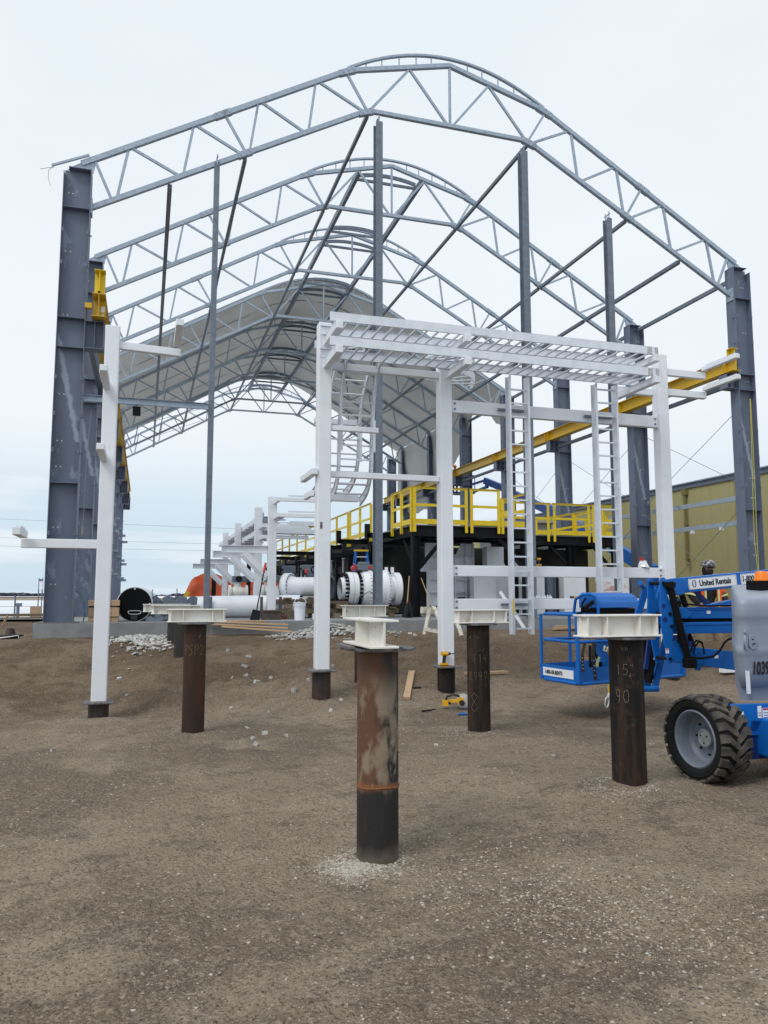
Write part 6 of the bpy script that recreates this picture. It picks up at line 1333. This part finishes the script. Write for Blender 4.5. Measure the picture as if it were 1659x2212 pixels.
for (x, y, lab, mt, pts) in ((4.10, 9.95, 'small blue speed square lying on the dirt below the saw', mat('blue_plastic', (.01, .12, .45), .4), [(0, 0), (.18, 0), (.12, .12)]), (3.72, 10.3, 'dark pliers lying on the gravel left of the saw', toolK, [(0, 0), (.10, .02), (.24, .09), (.22, .12), (.12, .06), (.0, .03)]), (3.95, 11.3, 'dark tape tool lying by the slanting stud', toolK, [(0, 0), (.12, 0), (.14, .09), (.02, .10)])):
    m = MB(); m.prism(pts, (x, y, ground_z(x, y)+.012), (1, 0, 0), (0, 1, 0), .018, (0, 0, 1)); single(m, 'hand_tool', mt, (x, y, ground_z(x, y)), lab, 'hand tool')
lv = thing('spirit_level', 'long spirit level lying on the dirt behind the lift wheel', 'spirit level', (6.2, 7.6, ground_z(6.2, 7.6)))
lz = ground_z(6.4, 7.5)
m = MB(); m.bar((5.80, 7.30, lz+.05), (7.0, 7.55, lz+.05), .03, .06); m.build('level_body', alum, lv); m = MB(); m.bar((6.3, 7.402, lz+.05), (6.6, 7.464, lz+.05), .032, .045); m.build('print_band', blue, lv)
m = MB(); m.bar((5.795, 7.30, lz+.05), (5.805, 7.302, lz+.05), .032, .062); m.bar((6.10, 7.36, lz+.06), (6.2, 7.38, lz+.06), .033, .02); m.build('end_cap', toolK, lv)
# ================================================================ second boom lift behind the hall
l2 = thing('boom_lift', 'dark blue boom lift parked beyond the hall, its boom raised to the left', 'boom lift', (20.3, 27, .75))
def seg2(p0, p1, w3, h, m_=blue, nm='boom'): MB().bar(p0, p1, w3, h).build(nm, m_, l2, bevel=.02)
b2m = mat('far_lift_blue', (.012, .075, .33), .4)
seg2((20.0, 27.2, 2.60), (20.0, 35.8, 6.15), .30, .55, blue); seg2((19.9, 34.8, 5.75), (19.7, 40.4, 7.75), .26, .42, b2m)
seg2((19.7, 39.9, 7.65), (19.6, 42.8, 8.60), .22, .40, b2m); seg2((19.6, 42.6, 8.62), (19.55, 44.9, 8.62), .16, .12, b2m); seg2((19.6, 42.4, 8.18), (19.55, 45.0, 8.10), .16, .14, b2m); seg2((19.6, 42.6, 8.6), (19.6, 42.5, 8.1), .16, .2, b2m)
m = MB(); m.box(19.4, 21.0, 27.0, 30.2, .95, 1.5); m.build('chassis', blue, l2, bevel=.05)
m = MB(); m.box(19.5, 20.3, 27.0, 28.3, 1.5, 2.75); m.build('turret', blue, l2, bevel=.08)
for x in (19.3, 20.9):
    for y in (27.4, 29.9):
        m = MB(); m.lathe((x-.15, y, 1.2), (1, 0, 0), [(0, 0), (0, .25), (-.02, .3), (0, .45), (.3, .45), (.32, .3), (.3, .25), (.3, 0)], 28); m.build('wheel', rubside, l2)
for zz_ in (8.15, 8.7, 9.25):
    MB().path([(18.3, 45.0, zz_), (19.9, 45.0, zz_), (19.9, 46.0, zz_), (18.3, 46.0, zz_)], .03, 6, True).build('basket_rail', b2m, l2)
for x, y in ((18.3, 45), (19.9, 45), (19.9, 46), (18.3, 46)): MB().tube((x, y, 8.1), (x, y, 9.25), .03, 6).build('basket_post', b2m, l2)
MB().box(18.3, 19.9, 45, 46, 8.08, 8.13).build('basket_floor', b2m, l2)
# ================================================================ olive metal building on the right
bd = thing('metal_building', 'long olive metal-clad building with a grey eave, beyond the right side of the hall', 'building', (24, 45, .75))
y = 12.
while y < 78:
    m = MB(); m.box(24.0, 24.12, y+.012, y+2.98, .70, 6.62)
    q = y+.25
    while q < y+2.9: m.box(23.994, 24.0, q, q+.05, .72, 6.6); q += .60
    m.build('wall_panel', beige, bd); y += 3.0
m = MB(); m.box(23.93, 24.2, 12, 78, 6.60, 6.82); m.build('eave_trim', galvd, bd); m = MB(); m.add([(23.85, 12, 6.821), (23.85, 78, 6.821), (34, 78, 8.6), (34, 12, 8.6), (23.85, 12, 6.87), (23.85, 78, 6.87), (34, 78, 8.65), (34, 12, 8.65)], [(0, 1, 2, 3), (7, 6, 5, 4), (0, 4, 5, 1), (1, 5, 6, 2), (2, 6, 7, 3), (3, 7, 4, 0)]); m.build('roof', galv, bd)
m = MB(); m.box(24.121, 34, 77.5, 77.6, .7, 6.8); m.box(24.121, 34, 12.02, 12.1, .7, 6.8); m.build('end_wall', beige, bd)
ds_ = MB(); ds_.box(23.84, 23.94, 30.0, 30.12, 3.3, 6.5); ds_.box(23.80, 23.98, 29.92, 30.2, 6.3, 6.55); ds_.box(23.83, 23.97, 29.97, 30.15, 4.9, 4.95); ds_.box(23.83, 23.97, 29.97, 30.15, 3.3, 3.36); ds_.path([(23.89, 30.06, 3.3), (23.86, 30.0, 3.1), (23.86, 29.8, 3.05)], .04, 6); ds_.build('downspout', beigetrim, bd)
# ================================================================ fence, sign and wires far left
fn = thing('pipe_fence', 'low pipe fence in front of the snowy field at the far left', 'fence', (-4.5, 30, .8))
for x in (-9.3, -7.7, -6.1, -4.62): MB().tube((x, 32, .7), (x, 32, 1.62), .03, 8).build('fence_post', galvd, fn)
MB().tube((-10, 32, 1.58), (-2.6, 32, 1.58), .022, 6).build('fence_rail', mat('brown_rail', (.22, .16, .11), .8), fn)
sg = thing('sign_post', 'narrow grey marker sign on two posts far off in the snow', 'sign', (-4.9, 42, .8))
for x in (-5.02, -4.86): MB().tube((x, 42, .8), (x, 42, 2.5), .03, 6).build('sign_leg', galvd, sg)
MB().box(-5.0, -4.84, 41.94, 41.97, 1.95, 2.45).build('sign_board', labelm, sg); MB().box(-5.0, -4.84, 41.93, 41.939, 2.36, 2.46).build('sign_head', galvd, sg)
m = MB(); m.box(-4.32, -3.92, 33.8, 34.1, .80, 1.22); single(m, 'plywood_box', wood, (-4.1, 34, .8), 'plywood box standing in the snow left of the hall', 'box')
m = MB(); m.bar((-6, 30.8, .95), (-2.9, 30.8, .95), .2, .10); m.bar((-6, 30.6, .85), (-2.9, 30.6, .85), .12, .06); single(m, 'timber_sill', oldwood, (-4.5, 30.8, .9), 'long weathered timber along the edge of the snow', 'timber')
m = MB(); m.bar((-4.42, 28.2, .65), (-4.28, 28.3, 1.0), .03, .06); single(m, 'survey_stake', wood, (-4.4, 28.2, .65), 'leaning wooden stake at the far left edge of the dirt', 'stake')
m = MB(); m.tube((-4.65, 33, .8), (-4.65, 33, 1.25), .06, 8); m.box(-4.78, -4.52, 32.9, 33.1, 1.24, 1.36); single(m, 'pipe_stub', galvd, (-4.65, 33, .8), 'grey pipe stub with a cap sticking out of the snow at the far left', 'pipe')
m = MB(); m.lathe((-3.1, 21.0, .3), (0, 0, 1), [(0, .25), (.35, .22), (.36, .30), (.40, .30), (.42, .12), (.55, .08)], 14); single(m, 'rusty_drum', rust, (-3.1, 21, .3), 'small rusty pump body in the hollow beside the left front column', 'pump')
m = MB(); m.path([(-3.5, 20.6, .62), (-3.1, 20.55, .66), (-2.85, 20.5, .70), (-2.82, 20.5, .55), (-2.95, 20.5, .45)], .014, 5); single(m, 'pale_rope', alum, (-3.1, 20.5, .6), 'pale cord lying over the rusty pump', 'cord')
pw = [(-40, 60, 7.9, 60, 6.7), (-40, 60, 6.35, 60, 5.9), (-40, 62, 5.75, 60, 5.7)]
for i, (x0, y, z0, x1, z1) in enumerate(pw):
    m = MB(); pts = []
    for k in range(17): q = k/16; pts.append((x0+(x1-x0)*q, y, z0+(z1-z0)*q - .6*4*q*(1-q)))
    m.path(pts, .011, 4); single(m, 'power_line', wirem, (x0, y, z0), ['highest', 'middle', 'lowest'][i] + ' of the three thin power lines crossing the sky behind the hall', 'wire')
# far corner items on the right part of the dirt
m = MB(); m.bar((9.5, 11.2, ground_z(9.5, 11.2)+.1), (10.4, 11.25, ground_z(10.4, 11.25)+.08), .10, .12); single(m, 'white_tube', white, (9.8, 11.2, .3), 'short white square tube lying on the dirt behind the lift, by the worker', 'tube')
# ================================================================ people
def skinmesh(name, joints, edges, mt, parent, root=0, sub=2):
    me = bpy.data.meshes.new(name); Mi = MATR[parent.name].inverted(); me.from_pydata([tuple(Mi @ Vector(j[:3])) for j in joints], edges, []); me.materials.append(mt)
    o = bpy.data.objects.new(name, me); COL.objects.link(o); o.parent = parent; MATR[o.name] = MATR[parent.name]
    sk__ = o.modifiers.new('skin', 'SKIN'); sk__.use_smooth_shade = True
    for i, j in enumerate(joints):
        r_ = j[3]; v = me.skin_vertices[0].data[i]; v.radius = (r_, r_*(j[4] if len(j) > 4 else 1)); v.use_root = (i == root)
    s_ = o.modifiers.new('sub', 'SUBSURF'); s_.levels = sub; s_.render_levels = sub
    return o
px, py = 9.60, 11.65; gp = ground_z(px, py)
pr_ = thing('person', 'worker in patterned hard hat and orange hi-vis vest standing behind the blue boom lift', 'person', (px, py, gp))
def q(a, b, c): return (px+a, py+b, gp+c)
# bare body
J = [q(0,.02,.98)+(.15,.75), q(0,0,1.18)+(.15,.7), q(0,-.03,1.38)+(.18,.6), q(0,-.05,1.53)+(.07,), q(0,-.08,1.62)+(.065,),
     q(-.20,-.03,1.45)+(.075,), q(-.31,-.05,1.20)+(.055,), q(-.26,-.26,1.03)+(.04,), q(-.24,-.36,.99)+(.035,), q(.20,-.03,1.45)+(.075,), q(.34,-.03,1.20)+(.055,), q(.30,-.25,1.02)+(.04,), q(.28,-.34,.98)+(.035,),
     q(-.11,.02,.86)+(.10,), q(-.15,-.06,.50)+(.065,), q(-.15,.04,.12)+(.045,), q(-.16,-.12,.05)+(.04,), q(.11,.02,.86)+(.10,), q(.20,-.08,.50)+(.065,), q(.24,.06,.12)+(.045,), q(.25,-.10,.05)+(.04,)]
E_ = [(0,1),(1,2),(2,3),(3,4),(2,5),(5,6),(6,7),(7,8),(2,9),(9,10),(10,11),(11,12),(0,13),(13,14),(14,15),(15,16),(0,17),(17,18),(18,19),(19,20)]
skinmesh('body', J, E_, skin, pr_)
JK = [q(0,.02,.95)+(.175,.8), q(0,0,1.18)+(.185,.75), q(0,-.03,1.40)+(.21,.62), q(0,-.05,1.52)+(.10,), q(-.21,-.03,1.45)+(.10,), q(-.32,-.05,1.20)+(.085,), q(-.275,-.24,1.06)+(.065,), q(.21,-.03,1.45)+(.10,), q(.35,-.03,1.20)+(.085,), q(.31,-.22,1.05)+(.065,)]
skinmesh('hooded_sweatshirt', JK, [(0,1),(1,2),(2,3),(2,4),(4,5),(5,6),(2,7),(7,8),(8,9)], denim, pr_)
for s in (-1, 1):
    skinmesh('vest_sleeve', [q(s*.19,-.03,1.47)+(.115,), q(s*.28,-.04,1.33)+(.108,), q(s*.335,-.04,1.20)+(.100,)], [(0,1),(1,2)], hiviz, pr_)
    m = MB(); m.lathe(Vector(q(s*.315,-.045,1.24)), Vector((s*.3,-.02,-1)), [(0, .112), (.035, .112)], 20); m.build('reflective_band', lime, pr_)
    m = MB(); m.prism([(0, 0), (s*.10, 0), (s*.11, .5), (s*.02, .56)] if s > 0 else [(s*.10, 0), (0, 0), (s*.02, .56), (s*.11, .5)], q(s*.11,-.175,.98), (1, 0, 0), (0, .03, 1), .012, (0, -1, 0)); m.build('vest_front', hiviz, pr_)
    m = MB(); m.box(px+s*.14-.018, px+s*.14+.018, py-.20, py-.19, gp+1.0, gp+1.5); m.build('reflective_stripe', lime, pr_)
skinmesh('trousers', [q(0,.02,.96)+(.165,.8), q(-.11,.02,.84)+(.115,), q(-.155,-.06,.50)+(.095,), q(-.155,.04,.14)+(.085,), q(.11,.02,.84)+(.115,), q(.205,-.08,.50)+(.095,), q(.245,.06,.14)+(.085,)], [(0,1),(1,2),(2,3),(0,4),(4,5),(5,6)], khaki, pr_)
for s, x in ((-1, -.155), (1, .245)):
    m = MB(); m.path([q(x,.10,.05), q(x,.02,.07), q(x,-.12,.05), q(x,-.18,.04)], [.05, .06, .055, .035], 10); m.build('boot', blackm, pr_)
def blob(c, rx, ry, rz, mt, nm, n=16, cut=None):
    m = MB(); c = Vector(c); vs = []; fs = []; k = 10
    for j in range(k+1):
        ph = -math.pi/2 + math.pi*j/k
        if cut is not None: ph = cut + (math.pi/2-cut)*j/k
        for i in range(n): th = 6.2832*i/n; vs.append(c + Vector((rx*math.cos(ph)*math.cos(th), ry*math.cos(ph)*math.sin(th), rz*math.sin(ph))))
    for j in range(k):
        for i in range(n): fs.append((j*n+i, j*n+(i+1) % n, (j+1)*n+(i+1) % n, (j+1)*n+i))
    m.add(vs, fs, True); return m
hc = q(0, -.12, 1.70)
m = blob(hc, .076, .095, .115, skin, 'head'); m.add([Vector(hc)+Vector(v) for v in ((-.015,-.09,-.02),(.015,-.09,-.02),(0,-.118,-.025),(0,-.088,.03))], [(0,1,2),(0,2,3),(1,3,2)]); m.build('head', skin, pr_)
m = blob((hc[0], hc[1]-.012, hc[2]-.055), .072, .088, .075, denim, 'beard'); m.build('beard', mat('dark_beard', (.03, .02, .015), .9), pr_)
m = MB(); m.bar((hc[0]-.075, hc[1]-.085, hc[2]+.012), (hc[0]+.075, hc[1]-.085, hc[2]+.012), .02, .035); m.build('dark_glasses', toolK, pr_)
m = blob((hc[0], hc[1]+.03, hc[2]-.05), .092, .085, .12, denim, 'hood'); m.build('hood_liner', denim, pr_)
m = blob((hc[0], hc[1], hc[2]+.045), .118, .14, .105, hatm, 'hat', 20, 0.0); m.lathe((hc[0], hc[1]-.01, hc[2]+.045), (0, -.12, 1), [(-.008, .112), (-.008, .135), (.004, .135), (.006, .112)], 24); m.build('hard_hat', hatm, pr_)
for s, (hx, hy, hz) in ((-1, q(-.24,-.36,.99)), (1, q(.28,-.34,.98))):
    for k in range(4):
        m = MB(); m.path([(hx+(-.025+.017*k), hy-.02, hz), (hx+(-.028+.019*k), hy-.07, hz-.01), (hx+(-.026+.018*k), hy-.10, hz-.04)], [.011, .010, .008], 6); m.build('finger', skin, pr_)
    m = MB(); m.path([(hx-s*.03, hy-.01, hz), (hx-s*.05, hy-.05, hz-.01), (hx-s*.045, hy-.075, hz-.02)], [.012, .011, .009], 6); m.build('thumb', skin, pr_)
for (x, y, lab, hcx) in ((18.75, 45.5, 'far worker in an orange jacket standing in the raised basket, left of the two', 0), (19.4, 45.4, 'far worker in orange and navy standing in the raised basket, right of the two', 1)):
    zf = 8.13; t = thing('person', lab, 'person', (x, y, zf))
    jt = [(x, y, zf+.95, .16, .7), (x, y, zf+1.2, .17, .7), (x, y, zf+1.42, .19, .6), (x, y, zf+1.55, .07), (x, y-.03, zf+1.66, .08), (x-.2, y, zf+1.42, .08), (x-.3, y-.05, zf+1.15, .06), (x-.22, y-.25, zf+1.05, .05), (x+.2, y, zf+1.42, .08), (x+.3, y-.05, zf+1.15, .06), (x+.22, y-.25, zf+1.05, .05),
          (x-.1, y, zf+.85, .10), (x-.12, y-.02, zf+.48, .07), (x-.12, y, zf+.06, .05), (x+.1, y, zf+.85, .10), (x+.12, y-.02, zf+.48, .07), (x+.12, y, zf+.06, .05)]
    ed = [(0,1),(1,2),(2,3),(3,4),(2,5),(5,6),(6,7),(2,8),(8,9),(9,10),(0,11),(11,12),(12,13),(0,14),(14,15),(15,16)]
    skinmesh('body', jt, ed, skin, t, 0, 1)
    skinmesh('jacket', [(a, b, c, d*1.22)+tuple(e) for a, b, c, d, *e in [jt[0], jt[1], jt[2], jt[3], jt[5], jt[6], jt[7], jt[8], jt[9], jt[10]]], [(0,1),(1,2),(2,3),(2,4),(4,5),(5,6),(2,7),(7,8),(8,9)], hiviz, t, 0, 1)
    skinmesh('trousers', [(a, b, c, d*1.25)+tuple(e) for a, b, c, d, *e in [jt[0], jt[11], jt[12], jt[13], jt[14], jt[15], jt[16]]], [(0,1),(1,2),(2,3),(0,4),(4,5),(5,6)], denim, t, 0, 1)
    blob((x, y-.02, zf+1.68), .09, .11, .13, skin, 'h').build('head', skin, t)
    blob((x, y-.02, zf+1.72), .13, .15, .13, hiviz, 'hh', 16, 0.0).build('hard_hat', orangep, t)
